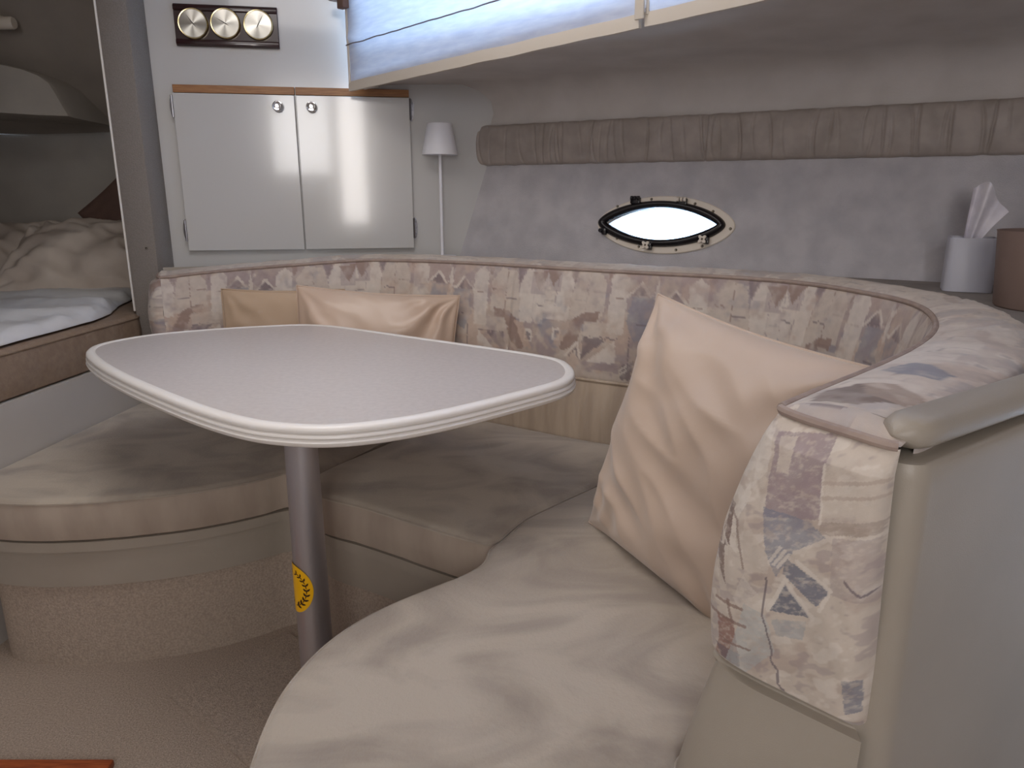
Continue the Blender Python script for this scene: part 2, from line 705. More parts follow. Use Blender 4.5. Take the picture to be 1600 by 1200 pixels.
# carpeted hatch lid in the floor
A = on_z(262, 1088, 0); Bp = on_z(352, 1168, 0)
d = (Bp - A).normalized()
s = Vector((-d.y, d.x, 0))
if s.x < 0:
    s = -s
A2, B2 = A - d * 0.0, A + d * 0.42
v, f = prism([(A2.x, A2.y), (B2.x, B2.y), (B2.x + s.x * 0.3, B2.y + s.y * 0.3), (A2.x + s.x * 0.3, A2.y + s.y * 0.3)], 0.0, 0.006)
o = mk('floor_hatch', v, f, M['carpet'], smooth=False)
tag(o, 'carpeted hatch lid set in the floor beside the table pedestal', 'hatch')
# teak threshold at the lower left
v, f = rbox(Matrix.Translation((-1.00, 1.03, 0.008)), 0.50, 0.27, 0.016, 0.004)
tag(mk('threshold', v, f, M['teak']), 'reddish teak threshold board on the carpet at the foot of the berth steps', 'threshold')

# bulkhead (wall_back)
a, b = bulk(-1.09), B0 + BD * 0.6
T = 0.03
bul = [(a.x, a.y), (b.x, b.y), (b.x - BN.x * T, b.y - BN.y * T), (a.x - BN.x * T, a.y - BN.y * T)]
v, f = prism(bul, 0.0, CEIL)
struct(mk('wall_back', v, f, M['gloss'], smooth=False))

# hull lining with the porthole opening
PZ = 0.98
hn_l = Vector((HN.x, HN.y, 0))
eyh = (Vector((0, 0, 1)) - HN * LEAN).normalized()       # up along the leaning lining
exh = HD
nzh = exh.cross(eyh)
if nzh.dot(HN) < 0:
    nzh = -nzh
p_ref = hull(0, LEDGE)
PC = on_plane(1042, 350, p_ref, nzh)
pl = on_plane(935, 347, p_ref, nzh); pr = on_plane(1149, 355, p_ref, nzh)
pt = on_plane(1042, 307, p_ref, nzh); pb = on_plane(1042, 397, p_ref, nzh)
PA = (pr - pl).length / 2
PB = (pt - pb).length / 2
PC = (pl + pr) / 2
PC = PC + eyh * (((pt + pb) / 2 - PC).dot(eyh))
print('porthole', PC, PA, PB)


def eye(a, b, n=64, e=2.0, r=0.0):
    """lens outline, half width a and half height b"""
    pts = []
    for k in range(n):
        q = 2 * math.pi * k / n
        x = math.cos(q)
        y = math.sin(q)
        yy = math.copysign(1 - abs(x) ** e, y) if abs(y) > 1e-9 else 0
        xx = a * x
        pts.append((xx, (1 - r) * b * yy + r * b * y))
    return pts


hole = eye(PA * 0.83, PB * 0.62, 64, 2.0, 0.15)


def plate_with_hole(u0, u1, v0, v1, hole, P, ex, ey, nn, d):
    pts = []
    for k in range(24):
        pts.append((u0 + (u1 - u0) * k / 24, v0))
    for k in range(6):
        pts.append((u1, v0 + (v1 - v0) * k / 6))
    for k in range(24):
        pts.append((u1 + (u0 - u1) * k / 24, v1))
    for k in range(6):
        pts.append((u0, v1 + (v0 - v1) * k / 6))
    n1 = len(pts)
    ptsV = [Vector(p) for p in pts] + [Vector(p) for p in hole]
    e = [(i, (i + 1) % n1) for i in range(n1)] + [(n1 + i, n1 + (i + 1) % len(hole)) for i in range(len(hole))]
    vv, _, ff, *_ = delaunay_2d_cdt(ptsV, e, [], 1, 1e-7)
    A = np.array([[(vv[a].x + vv[b].x + vv[c].x) / 3, (vv[a].y + vv[b].y + vv[c].y) / 3] for a, b, c in ff])
    keep = ~in_poly(A, hole)
    ff = [tuple(q) for q, k in zip(ff, keep) if k]
    nv = len(vv)
    V = [P + ex * q.x + ey * q.y for q in vv] + [P + ex * q.x + ey * q.y + nn * d for q in vv]
    FF = list(ff) + [tuple(i + nv for i in q[::-1]) for q in ff]
    cnt = {}
    for q in ff:
        for i in range(3):
            a, b = q[i], q[(i + 1) % 3]
            if (b, a) in cnt:
                del cnt[(b, a)]
            else:
                cnt[(a, b)] = 1
    for (a, b) in cnt:
        FF.append((b, a, a + nv, b + nv))
    return V, FF


P0 = hull(0, LEDGE)
tc_ = (PC - P0).dot(exh)
z_lo = (0.0 - PC.z) / eyh.z
z_hi = (1.15 - PC.z) / eyh.z
v, f = plate_with_hole(-tc_ - 0.0, 2.65 - tc_, (0.55 - PC.z) / eyh.z, z_hi, hole, PC, exh, eyh, -nzh, 0.03)
wr_ = struct(mk('wall_right', v, f, M['hull'], smooth=False))

# headliner: from the band up, curving inboard under the side deck to the windows
W0 = Vector((-0.50, 2.40, 0))
W1 = Vector((0.467, 1.44, 0))
WD = (W1 - W0).normalized()
WN = Vector((WD.y, -WD.x, 0))
if WN.y > 0:
    WN = -WN                                         # towards the cabin
WL = (W1 - W0).length


def win(t, z, off=0.0):
    """line of the side windows; t runs 0..1 over the visible stretch, off is inboard"""
    p = W0.lerp(W1, t) + WN * off
    return Vector((p.x, p.y, z))


rows = []
NT = 60
for i in range(NT + 1):
    t = i / NT
    hb = hull(2.2 * t - 0.02, 1.15)
    def hp(off, z):
        q = hb + HN * off
        return Vector((q.x, q.y, z))
    wt = 0.0 + 1.92 * t
    zr = 0.10 * (W1 - W0).length * 0
    lift = 0.04 * max(0, wt)
    w = win(wt, 1.375, -0.035)
    pull = (Vector((-0.455, 2.50, 0)) - win(0, 0, -0.035)) * max(0, 1 - i / 3)
    w += pull
    prof = [hp(0.0, 1.14), hp(-0.006, 1.27), hp(-0.012, 1.30), hp(-0.006, 1.34), hp(0.02, 1.37), hp(0.055, 1.388)]
    mid = prof[-1]
    for k in (0.25, 0.5, 0.75):
        q = mid.lerp(w, k)
        q.z = 1.388 - 0.01 * k + lift * k
        prof.append(q)
    w2 = win(wt, 1.375 + lift, -0.035)
    prof += [q + pull for q in [w2, win(wt, 1.378 + lift, -0.022), win(wt, 1.385 + lift, -0.02), win(wt, 1.39 + lift, -0.03), win(wt, 1.39 + lift, -0.09)]]
    rows.append(prof)
v = [p for r in rows for p in r]
f = grid_faces(len(rows), len(rows[0]))
struct(mk('wall_side', v, f, M['headliner'], angle=60))

# side windows behind the shades
for k, (t0, t1) in enumerate(((0.04, 0.80), (0.82, 1.64))):
    z0_, z1_ = 1.39, 1.80
    l0, l1 = 0.04 * max(0, t0), 0.04 * max(0, t1)
    P = win(t0, z0_ + l0, -0.05)
    L_ = WL * (t1 - t0)
    fr = bpy.data.objects.new('window_%d' % (k + 1), None)
    COL.objects.link(fr)
    fr.location = P
    struct(fr)
    mm = plain_frame(P, WD, Vector((0, 0, 1)), WN)
    parts = []
    H_ = z1_ - z0_ - l0
    for (cx, cy, sx, sy) in ((L_ / 2, 0.012 + l1, L_, 0.03), (L_ / 2, H_ - 0.01, L_, 0.03), (0.012, H_ / 2, 0.03, H_), (L_ - 0.012, H_ / 2, 0.03, H_)):
        parts.append(rbox(mm @ Matrix.Translation((cx, cy, 0)), sx, sy, 0.03, 0.004, 1))
    v, f = merge(*parts)
    mk('frame', v, f, M['cream_plastic'], fr)
    v, f = rbox(mm @ Matrix.Translation((L_ / 2, H_ / 2, 0)), L_ - 0.03, H_ - 0.03, 0.005, 0)
    mk('pane', v, f, M['glass'], fr, smooth=False)
v, f = rbox(plain_frame(win(0.018, 1.62, -0.06), WD, Vector((0, 0, 1)), WN), 0.07, 0.52, 0.02, 0)
struct(mk('trim_3', v, f, M['headliner'], smooth=False))
# wall strip above windows
v, f = rbox(plain_frame(win(0.9, 1.845, -0.05), WD, Vector((0, 0, 1)), WN), WL * 2.2, 0.10, 0.04, 0.004)
struct(mk('trim_1', v, f, M['headliner']))

# solid ceiling and aft wall, no openings cut; the lamps stand just inside
hatch = (-0.72, 0.28, -0.18, 0.82)  # unused outline, the ceiling stays closed


def box(x0, x1, y0, y1, z0, z1):
    return rbox(Matrix.Translation(((x0 + x1) / 2, (y0 + y1) / 2, (z0 + z1) / 2)), x1 - x0, y1 - y0, z1 - z0, 0)


# ceiling follows the window line on the outboard side
cw = [win(-0.25, 0, -0.07), win(2.9, 0, -0.07)]
cv, cf = merge(
    prism([(-1.4, -1.3), (1.95, -1.3), (1.95, 0.10), (cw[1].x, cw[1].y), (cw[0].x, cw[0].y), (-0.7, 2.7), (-1.4, 2.7)], CEIL, CEIL + 0.03))
struct(mk('ceiling', cv, cf, M['headliner'], smooth=False))
struct(mk('wall_front', *box(-1.4, 1.95, -1.32, -1.28, 0, CEIL), M['headliner'], smooth=False))
w3 = win(1.64, 0, -0.05); w4 = win(2.75, 0, -0.05)
wa, wb, wc = win(1.80, 0, -0.02), win(2.75, 0, -0.02), hull(2.0, 1.15, -0.03)
cv, cf = merge(box(1.90, 1.95, -1.3, 1.6, 0, CEIL),
               prism([(wa.x, wa.y), (wb.x, wb.y), (2.5, -0.2), (2.5, 1.7), (wc.x, wc.y)], 1.452, 1.48),
               prism([(wc.x, wc.y), (2.5, 0.9), (2.52, 0.94), (wc.x + 0.03, wc.y + 0.04)], 1.1, 1.48),
               rbox(plain_frame(Vector(((w3.x + w4.x) / 2, (w3.y + w4.y) / 2, 1.65)), WD, Vector((0, 0, 1)), WN), (w4 - w3).length, 0.46, 0.04, 0))
struct(mk('wall_aft', cv, cf, M['headliner'], smooth=False))

# ------------------------------------------------------------------ left side: berth front, post, berth
L0 = Vector((-1.262, 1.20, 0)); L1 = Vector((-1.150, 2.29, 0))
LD = (L1 - L0).normalized()
LN = Vector((LD.y, -LD.x, 0))                        # into the cabin
v, f = prism([(L0.x, L0.y), (L1.x, L1.y), (L1.x - 0.04, L1.y), (L0.x - 0.04, L0.y)], 0.0, 0.56)
v2, f2 = box(-1.33, -1.262, -1.3, 1.20, 0, CEIL)
v, f = merge((v, f), (v2, f2))
struct(mk('wall_left', v, f, M['white_panel'], smooth=False))
# berth platform and mattress
v, f = prism([(L0.x - 0.045, L0.y), (L1.x - 0.045, L1.y), (-1.16, 3.3), (-3.3, 3.3), (-3.3, 1.2)], 0.50, 0.56)
tag(mk('berth_platform', v, f, M['white_panel'], smooth=False), 'white platform that carries the forward berth mattress', 'bed base')
mt = [(L0.x - 0.003, L0.y + 0.03), (L1.x - 0.008, L1.y - 0.04), (-1.22, 2.44), (-1.22, 3.28), (-3.2, 3.28), (-3.2, 1.23)]
t = thing('berth_mattress', 'brown fabric covered berth mattress behind the table, at the left edge', 'mattress', (-2.0, 2.2, 0.56))
cushion('m', mt, 0.562, 0.684, M['mattress'], M['mattress'], t, crown=0.003, step=0.05, amp=0.002)

# carpeted post at the doorway
a = on_plane(168, 0, (0, 2.28, 0), Vector((0, 1, 0)))
pX0 = -1.178
post = rbox(Matrix.Translation((-1.131, 2.335, CEIL / 2)), 0.088, 0.115, CEIL, 0.006)
tr2 = mk('trim_2', *post, M['carpet_post'])
struct(tr2)
v, f = rbox(Matrix.Translation((-1.177, 2.281, CEIL / 2 + 0.34)), 0.006, 0.008, CEIL - 0.70, 0.002)
mk('edge_bead', v, f, M['white_trim'], tr2)
sc = on_plane(229, 388, (0, 2.277, 0), Vector((0, 1, 0)))
v, f = lathe([(0.004, 0), (0.0038, 0.0015), (0.001, 0.0022)], plain_frame(sc, Vector((1, 0, 0)), Vector((0, 0, 1)), Vector((0, -1, 0))), 12)
mk('screw', v, f, M['grey_screw'], tr2)

# berth cabin shell
v, f = merge(box(-3.3, -1.16, 3.30, 3.34, 0.4, 1.9), box(-3.34, -3.30, 1.2, 3.34, 0.4, 1.9), box(-1.19, -1.16, 2.40, 3.34, 0.4, 1.9),
             box(-3.3, -1.33, 1.16, 1.20, 0.0, 1.9))
struct(mk('wall_forward', v, f, M['berth_wall'], smooth=False))
# vaulted lining above the berth
rows = []
for i in range(25):
    x = -3.3 + 2.13 * i / 24
    r = []
    for (y, z) in ((3.30, 1.300), (3.27, 1.318), (3.22, 1.335), (3.10, 1.42), (2.95, 1.56), (2.80, 1.70), (2.6, 1.80), (2.2, 1.86), (1.2, 1.88)):
        r.append(Vector((x, y - 0.02 * math.sin(i * 0.5), z + (0.012 * math.sin(i * 0.33) if z < 1.4 else 0))))
    rows.append(r)
v = [p for r in rows for p in r]
struct(mk('ceiling_forward', v, grid_faces(len(rows), len(rows[0])), M['berth_head']))
# overhead locker bulge
yL = 2.86
out = [on_plane(px, py, (0, yL, 0), Vector((0, 1, 0))) for px, py in
       ((-120, 96), (0, 99), (40, 108), (66, 118), (84, 131), (96, 150), (106, 168), (116, 184), (60, 182), (0, 178), (-120, 174))]
n = len(out)
cc = sum(out, Vector((0, 0, 0))) / n
front = [p.copy() for p in out]
inner = [p.lerp(cc, 0.05) + Vector((0, -0.02, 0)) for p in out]
back_ = [Vector((p.x - 0.05, 3.29, max(p.z, 1.26) if p.z < cc.z else p.z)) for p in out]
v = inner + front + back_
f = [tuple(range(n))]
for i in range(n):
    j = (i + 1) % n
    f += [(i, n + i, n + j, j), (n + i, 2 * n + i, 2 * n + j, n + j)]
tag(mk('overhead_locker', v, f, M['berth_wall'], angle=50), 'rounded grey overhead locker high on the dark berth wall', 'locker')
# little reading lamp on the berth lining
rp = on_plane(2, 36, (0, 2.80, 0), Vector((0, 1, 0)))
t = thing('reading_lamp', 'small pale cylindrical reading light under the berth ceiling at the top left', 'lamp', rp)
mm = plain_frame(rp, Vector((0, 0, 1)), Vector((0, 1, 0)), Vector((-1, 0, 0)))
v, f = lathe([(0.018, -0.045), (0.021, -0.038), (0.021, 0.05), (0.014, 0.06)], mm, 20)
mk('lamp_head', v, f, M['cream_plastic'], t)
v, f = rbox(Matrix.Translation(rp + Vector((-0.02, 0.045, 0.02))), 0.02, 0.09, 0.02, 0.004)
mk('bracket', v, f, M['cream_plastic'], t)

# quilt on the mattress
def wavy(outl, z, th, amp, seed, m, name, parent=None, step=0.022):
    O = resample([Vector((p[0], p[1], 0)) for p in outl], 0.02, True)
    poly = [(p.x + 0.006 * noise.noise(Vector((p.x * 12, p.y * 12, 3))), p.y + 0.012 * noise.noise(Vector((p.x * 9, p.y * 9, 9)))) for p in O]
    n = len(poly)
    xs = [p[0] for p in poly]; ys = [p[1] for p in poly]
    G = np.array([(x, y) for x in np.arange(min(xs), max(xs), step) for y in np.arange(min(ys), max(ys), step)])
    G = G[in_poly(G, poly)]
    G = G[seg_dist(G, poly) > 0.012]
    pts = [Vector(p) for p in poly] + [Vector(q) for q in G]
    vv, _, ff, *_ = delaunay_2d_cdt(pts, [(i, (i + 1) % n) for i in range(n)], [], 1, 1e-7)
    A = np.array([(q.x, q.y) for q in vv])
    D = seg_dist(A, poly)
    up, lo = [], []
    for (x, y), dd in zip(A, D):
        e = math.sqrt(max(0, 1 - (1 - min(1, dd / 0.03)) ** 2))
        w = amp * (noise.noise(Vector((x * 5, y * 9, seed))) + 0.6 * (0.5 - abs(noise.noise(Vector((x * 10 + y * 6, y * 16, seed + 3))))))
        up.append(Vector((x, y, z + th * (0.25 + 0.75 * e) + max(-th * 0.5, w) * e)))
        lo.append(Vector((x, y, z)))
    k = len(up)
    F_ = [tuple(q) for q in ff] + [tuple(i + k for i in q[::-1]) for q in ff]
    cnt = {}
    for q in ff:
        for i in range(3):
            a, b = q[i], q[(i + 1) % 3]
            if (b, a) in cnt:
                del cnt[(b, a)]
            else:
                cnt[(a, b)] = 1
    for (a, b) in cnt:
        F_.append((b, a, a + k, b + k))
    return mk(name, up + lo, F_, m, parent, angle=70)


ql = [(-1.265, 1.28), (-1.235, 1.60), (-1.222, 1.85), (-1.20, 2.08), (-1.22, 2.22), (-1.27, 2.36), (-1.33, 2.62), (-2.9, 2.9), (-3.1, 1.35)]
tag(wavy(ql, 0.692, 0.024, 0.024, 2, M['quilt'], 'quilt'), 'white quilted cover spread flat over the brown berth mattress', 'quilt')
pillow('berth_pillow', 'rumpled cream bed pillow lying on the quilt against the berth wall, farther left', Vector((-2.12, 2.93, 0.80)),
       Vector((1, -0.05, 0.02)), Vector((0, 0.86, 0.42)), 0.74, 0.46, 0.20, M['bedding'], seed=4, wr=3.2, group='berth pillows')
pillow('berth_pillow', 'rumpled cream bed pillow lying on the quilt beside the doorway post', Vector((-1.56, 2.78, 0.80)),
       Vector((1, 0.10, 0.0)), Vector((0, 0.80, 0.45)), 0.62, 0.44, 0.22, M['bedding'], seed=9, wr=3.2, group='berth pillows')
pillow('berth_cushion', 'rust brown cushion standing in the berth corner behind the cream pillows', Vector((-1.50, 3.08, 0.95)),
       Vector((0.75, 0, 0.66)), Vector((-0.66, 0.2, 0.72)), 0.42, 0.42, 0.10, M['rust'], seed=2, cat='cushion')

# ------------------------------------------------------------------ settee plan
inner_px = [(1223, 636), (1262, 618), (1300, 602), (1340, 587), (1375, 572), (1408, 557), (1435, 542), (1457, 526), (1466, 508),
            (1450, 484), (1412, 468), (1337, 454), (1262, 442), (1150, 433), (1050, 428), (950, 423), (850, 417), (750, 411),
            (650, 407), (550, 405.5), (470, 406.5)]
ip = [on_z(x, y, BACK) for x, y in inner_px]
ip += [Vector((-0.80, 2.215, 0)), Vector((-0.92, 2.205, 0)), Vector((-1.03, 2.165, 0))]
ip = [Vector((p.x, p.y, 0)) for p in ip]
PATH = smooth_path(resample(catmull(ip, 6), 0.02), 14)
PATH = resample(PATH, 0.0035)
NP = len(PATH)
PL = lefts(PATH)
SARC = [0.0]
for a, b in zip(PATH, PATH[1:]):
    SARC.append(SARC[-1] + (b - a).length)
LEN = SARC[-1]
print('backrest length', LEN, 'columns', NP, 'start', PATH[0], 'end', PATH[-1])
THK = 0.115


def drop(i, z):
    """the top line falls a little towards the far left end"""
    if z <= 0.572:
        return 0.0
    k = min(1, max(0, (SARC[i] - (LEN - 0.62)) / 0.60))
    return -0.046 * k ** 1.25 * (z - 0.572) / (BACK - 0.572)


# ---- printed upholstery -------------------------------------------------
rng = np.random.RandomState(3)
NG = rng.rand(64, 64)


def vnoise(x, y):
    xi = np.floor(x).astype(int); yi = np.floor(y).astype(int)
    fx = x - xi; fy = y - yi
    fx = fx * fx * (3 - 2 * fx); fy = fy * fy * (3 - 2 * fy)
    g = lambda i, j: NG[i % 64, j % 64]
    return (g(xi, yi) * (1 - fx) + g(xi + 1, yi) * fx) * (1 - fy) + (g(xi, yi + 1) * (1 - fx) + g(xi + 1, yi + 1) * fx) * fy


def fbm(x, y):
    return vnoise(x, y) * 0.5 + vnoise(x * 2.1 + 7, y * 2.1 + 3) * 0.3 + vnoise(x * 4.3 + 1, y * 4.3 + 9) * 0.2


def lin(c):
    return np.array(srgb(c)[:3])


CREAM, TAN, PEACH, MAUVE, SLATE, BROWN, PALE, DARK, RUSTC = map(lin, (
    (206, 194, 182), (187, 170, 158), (198, 172, 154), (160, 144, 146), (132, 136, 152), (142, 116, 106), (222, 213, 203), (112, 100, 108), (140, 88, 76)))


def blend(C, mask, col, a=1.0):
    k = (mask * a)[:, None]
    return C * (1 - k) + col * k


def line_mask(P, pts, w):
    m = np.zeros(len(P), bool)
    for a, b in zip(pts, pts[1:]):
        a = np.array(a, float); b = np.array(b, float)
        ab = b - a
        t = np.clip(((P - a) @ ab) / (ab @ ab), 0, 1)
        m |= np.hypot(*(P - (a + t[:, None] * ab)).T) < w
    return m


MOTIF = [
    ([(360, 85), (760, 85), (760, 190), (360, 190)], MAUVE, 0.55),
    ([(378, 100), (440, 96), (460, 160), (452, 300), (372, 300), (362, 160)], PALE, 0.75),
    ([(475, 110), (530, 95), (562, 150), (560, 270), (452, 290), (464, 160)], CREAM, 0.8),
    ([(575, 120), (600, 95), (628, 130), (620, 330), (572, 330)], PALE, 0.7),
    ([(444, 92), (476, 92), (462, 152)], DARK, 0.6),
    ([(556, 92), (580, 92), (568, 140)], BROWN, 0.6),
    ([(430, 405), (466, 290), (500, 262), (548, 252), (542, 292), (502, 302), (488, 372), (446, 412)], BROWN, 0.85),
    ([(505, 290), (605, 290), (605, 348), (505, 348)], CREAM, 0.6),
    ([(500, 436), (505, 352), (572, 356)], DARK, 0.8),
    ([(516, 446), (600, 352), (606, 440)], PALE, 0.8),
    ([(560, 440), (620, 440), (616, 475), (520, 470)], MAUVE, 0.8),
    ([(404, 328), (432, 328), (432, 376), (404, 376)], PALE, 0.9),
    ([(411, 338), (425, 338), (425, 366), (411, 366)], DARK, 0.8),
    ([(640, 190), (702, 190), (692, 260), (728, 305), (655, 352), (628, 290)], SLATE, 0.6),
    ([(632, 188), (684, 188), (660, 148)], DARK, 0.75),
    ([(700, 98), (762, 108), (732, 176)], BROWN, 0.8),
    ([(615, 497), (650, 497), (656, 420), (620, 448)], DARK, 0.8),
    ([(380, 440), (450, 430), (480, 500), (400, 520)], TAN, 0.8),
    ([(660, 400), (706, 380), (708, 450), (670, 470)], SLATE, 0.45),
    ([(440, 300), (470, 300), (430, 400), (405, 400)], PEACH, 0.7),
]
MLINES = [
    ([(450, 432), (488, 372), (496, 432)], PALE, 3.5),
    ([(460, 432), (484, 396), (488, 432)], DARK, 2.0),
    ([(626, 192), (664, 142), (690, 186)], PALE, 4.0),
    ([(690, 186), (720, 178), (702, 118)], PALE, 4.0),
    ([(620, 480), (654, 440)], PALE, 3.5),
    ([(618, 464), (650, 428)], PALE, 3.0),
    ([(502, 348), (515, 352), (528, 347), (541, 352), (554, 347), (567, 352), (580, 347), (593, 352), (606, 348)], DARK, 2.0),
    ([(524, 184), (556, 184)], BROWN, 3.0), ([(470, 215), (505, 215)], DARK, 2.5), ([(590, 200), (612, 200)], BROWN, 2.5),
    ([(370, 230), (398, 230)], DARK, 3.0), ([(660, 290), (690, 290)], DARK, 2.5), ([(640, 330), (640, 470)], DARK, 1.2),
    ([(508, 100), (506, 280)], BROWN, 1.2), ([(410, 110), (405, 300)], MAUVE, 1.2),
]


def print_colour(u, v):
    """u along the fabric and v down from the top edge, metres"""
    un = u / 0.02; vn = v / 0.02
    n1 = fbm(un * 0.28, vn * 0.28)
    n2 = fbm(un * 0.5 + 20, vn * 0.5 + 11)
    n3 = fbm(un * 0.22 + 40, vn * 0.3 + 31)
    C = np.tile(TAN, (len(u), 1))
    C = blend(C, smoothstep((n1 - 0.42) / 0.12), CREAM, 0.8)
    C = blend(C, smoothstep((n2 - 0.50) / 0.12), MAUVE, 0.75)
    C = blend(C, smoothstep((n3 - 0.55) / 0.10), PEACH, 0.6)
    C = blend(C, smoothstep((0.36 - n3) / 0.08), SLATE, 0.55)
    # the printed motifs, repeated every 24 cm
    tile = np.floor(u / 0.31)
    X = (u - tile * 0.31) / 0.31 * 340
    odd = (tile % 2) > 0.5
    X = 370 + np.where(odd, 340 - X, X)
    Y = 90 + v / 0.29 * 420 + np.where(odd, 14, -4)
    X = X + (vnoise(un * 3, vn * 3) - 0.5) * 5
    Y = Y + (vnoise(un * 3 + 9, vn * 3 + 5) - 0.5) * 5
    fade = 0.30 + 0.70 * smoothstep((fbm(un * 0.55 + 3, vn * 0.55) - 0.28) / 0.25)
    lfade = 0.25 + 0.75 * smoothstep((fbm(un * 0.35 + 13, vn * 0.35 + 5) - 0.38) / 0.15)
    for dx in (0, 340, -340):
        P = np.stack([X + dx, Y], 1)
        for poly, col, a in MOTIF:
            C = blend(C, in_poly(P, poly) * fade, col, a)
        for pts, col, w in MLINES:
            C = blend(C, line_mask(P, pts, w) * lfade, col, 0.8)
    return C


def set_colour(o, C, k=0.86):
    mean = lin((184, 169, 159))
    C = mean + (C - mean) * k
    ca = o.data.color_attributes.new('print', 'FLOAT_COLOR', 'POINT')
    arr = np.ones((len(o.data.vertices), 4), np.float32)
    arr[:, :3] = C
    ca.data.foreach_set('color', arr.ravel())


settee = thing('settee', 'horseshoe dinette settee with printed backrest around the table', 'sofa', (0.0, 1.6, 0))
ZB = 0.572                       # lower piping of the backrest


def lean_off(z):
    """how far the backrest face stands inboard of its top edge"""
    k = (BACK - z) / (BACK - SEAT)
    return 0.058 * k


# front face
prof = []
NV = 72
for j in range(NV + 1):
    k = j / NV
    z = ZB + (BACK - 0.004 - ZB) * k
    bul_ = 0.016 * (math.sin(math.pi * min(1, max(0, k))) ** 0.6)
    prof.append((lean_off(z) + bul_, z))


def fnf(i, j, o, z):
    s = SARC[i]
    k = j / NV
    e = math.sin(math.pi * k)
    o += 0.0025 * e * noise.noise(Vector((s * 12, z * 10, 1)))
    # soft vertical seams between the stuffed sections
    for sc_ in SEAMS:
        o -= 0.007 * math.exp(-((s - sc_) / 0.008) ** 2) * (0.4 + 0.6 * e)
    return o, z + drop(i, z)


SEAMS = [LEN * 0.64]
v, f = sweep(PATH, prof, fn=fnf)
fr = mk('backrest_front', v, f, M['print'], settee, angle=0)
U = np.repeat(np.array(SARC), NV + 1)
Vv = np.tile(np.array([BACK - p[1] for p in prof]), NP)
set_colour(fr, print_colour(U + 0.05, Vv))
# top face, rolling over the outer edge
prof = []
NTp = 34
for j in range(NTp + 1):
    k = j / NTp
    if k < 0.8:
        q = k / 0.8
        prof.append((-THK * q, BACK + 0.012 * math.sin(math.pi * q) ** 0.7))
    else:
        q = (k - 0.8) / 0.2
        prof.append((-THK - 0.010 * math.sin(q * math.pi / 2), BACK - 0.03 * (1 - math.cos(q * math.pi / 2))))


def fnt(i, j, o, z):
    s = SARC[i]
    k = j / NTp
    if k > 0.8 and s < 0.06:
        o = -THK + (o + THK) * max(0, s / 0.06) ** 0.5
    z += 0.003 * math.sin(math.pi * min(1, k / 0.8)) * noise.noise(Vector((s * 22, o * 26, 4)))
    if 0.28 < s < 1.0:                       # gathers round the tight bend
        g = math.sin(math.pi * (s - 0.28) / 0.72)
        z += 0.009 * g * k * noise.noise(Vector((s * 60 + o * 90, 0, 2)))
    return o, z + drop(i, BACK)


v, f = sweep(PATH, prof, fn=fnt)
tp = mk('backrest_top', v, f, M['print'], settee, angle=0)
U = np.repeat(np.array(SARC), NTp + 1)
Vv = np.tile(np.array([-p[0] for p in prof]), NP)
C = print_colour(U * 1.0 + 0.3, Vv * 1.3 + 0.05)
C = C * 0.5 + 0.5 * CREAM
P2 = np.stack([U, Vv], 1)
nn_ = smoothstep((fbm(U * 40, Vv * 40) - 0.25) / 0.25)
C = blend(C, in_poly(P2, [(0.012, 0.02), (0.05, 0.012), (0.10, 0.03), (0.085, 0.06), (0.055, 0.085), (0.02, 0.06)]) * (0.7 + 0.3 * nn_), BROWN * 0.5, 0.95)
C = blend(C, in_poly(P2, [(0.05, 0.055), (0.10, 0.035), (0.12, 0.06), (0.085, 0.10), (0.05, 0.09)]) * (0.5 + 0.5 * nn_), PEACH * 0.6, 0.9)
C = blend(C, in_poly(P2, [(0.165, 0.045), (0.19, 0.02), (0.24, 0.035), (0.21, 0.085), (0.165, 0.08)]) * (0.5 + 0.5 * nn_), SLATE * 0.8, 0.9)
set_colour(tp, C)
# piping along the top inner edge and along the foot of the print
pp = [PATH[i] + PL[i] * 0.001 + Vector((0, 0, BACK - 0.001 + drop(i, BACK))) for i in range(0, NP, 3)]
E0 = (PATH[0] - PATH[4]).normalized()                # outward direction at the near end
E1 = (PATH[-1] - PATH[-5]).normalized()
v, f = tube(pp, 0.0048, 8)
mk('piping', v, f, M['piping'], settee)
pp = [p + l * (lean_off(ZB) + 0.002) + Vector((0, 0, ZB - 0.001)) for p, l in zip(PATH[::3], PL[::3])]
v, f = tube(pp, 0.004, 8)
mk('piping', v, f, M['ruched'], settee)
# gathered band under the print
prof = [(lean_off(SEAT - 0.03) + 0.0, SEAT - 0.03)] + [(lean_off(ZB - 0.002 - 0.15 * (1 - k / 8)) + 0.006 * math.sin(math.pi * k / 8), ZB - 0.002 - 0.15 * (1 - k / 8)) for k in range(9)]


def fnr(i, j, o, z):
    s = SARC[i * 1]
    k = math.sin(math.pi * j / 9)
    a = 0.35 + 0.65 * float(smoothstep((s - 0.12) / 0.2))
    o += a * k * (0.008 * (0.5 - abs(noise.noise(Vector((s * 45, z * 3, 0))))) + 0.002 * noise.noise(Vector((s * 120, z * 5, 7))))
    return o, z


v, f = sweep(PATH, prof, fn=fnr)
mk('gathered_band', v, f, M['ruched'], settee, angle=0)

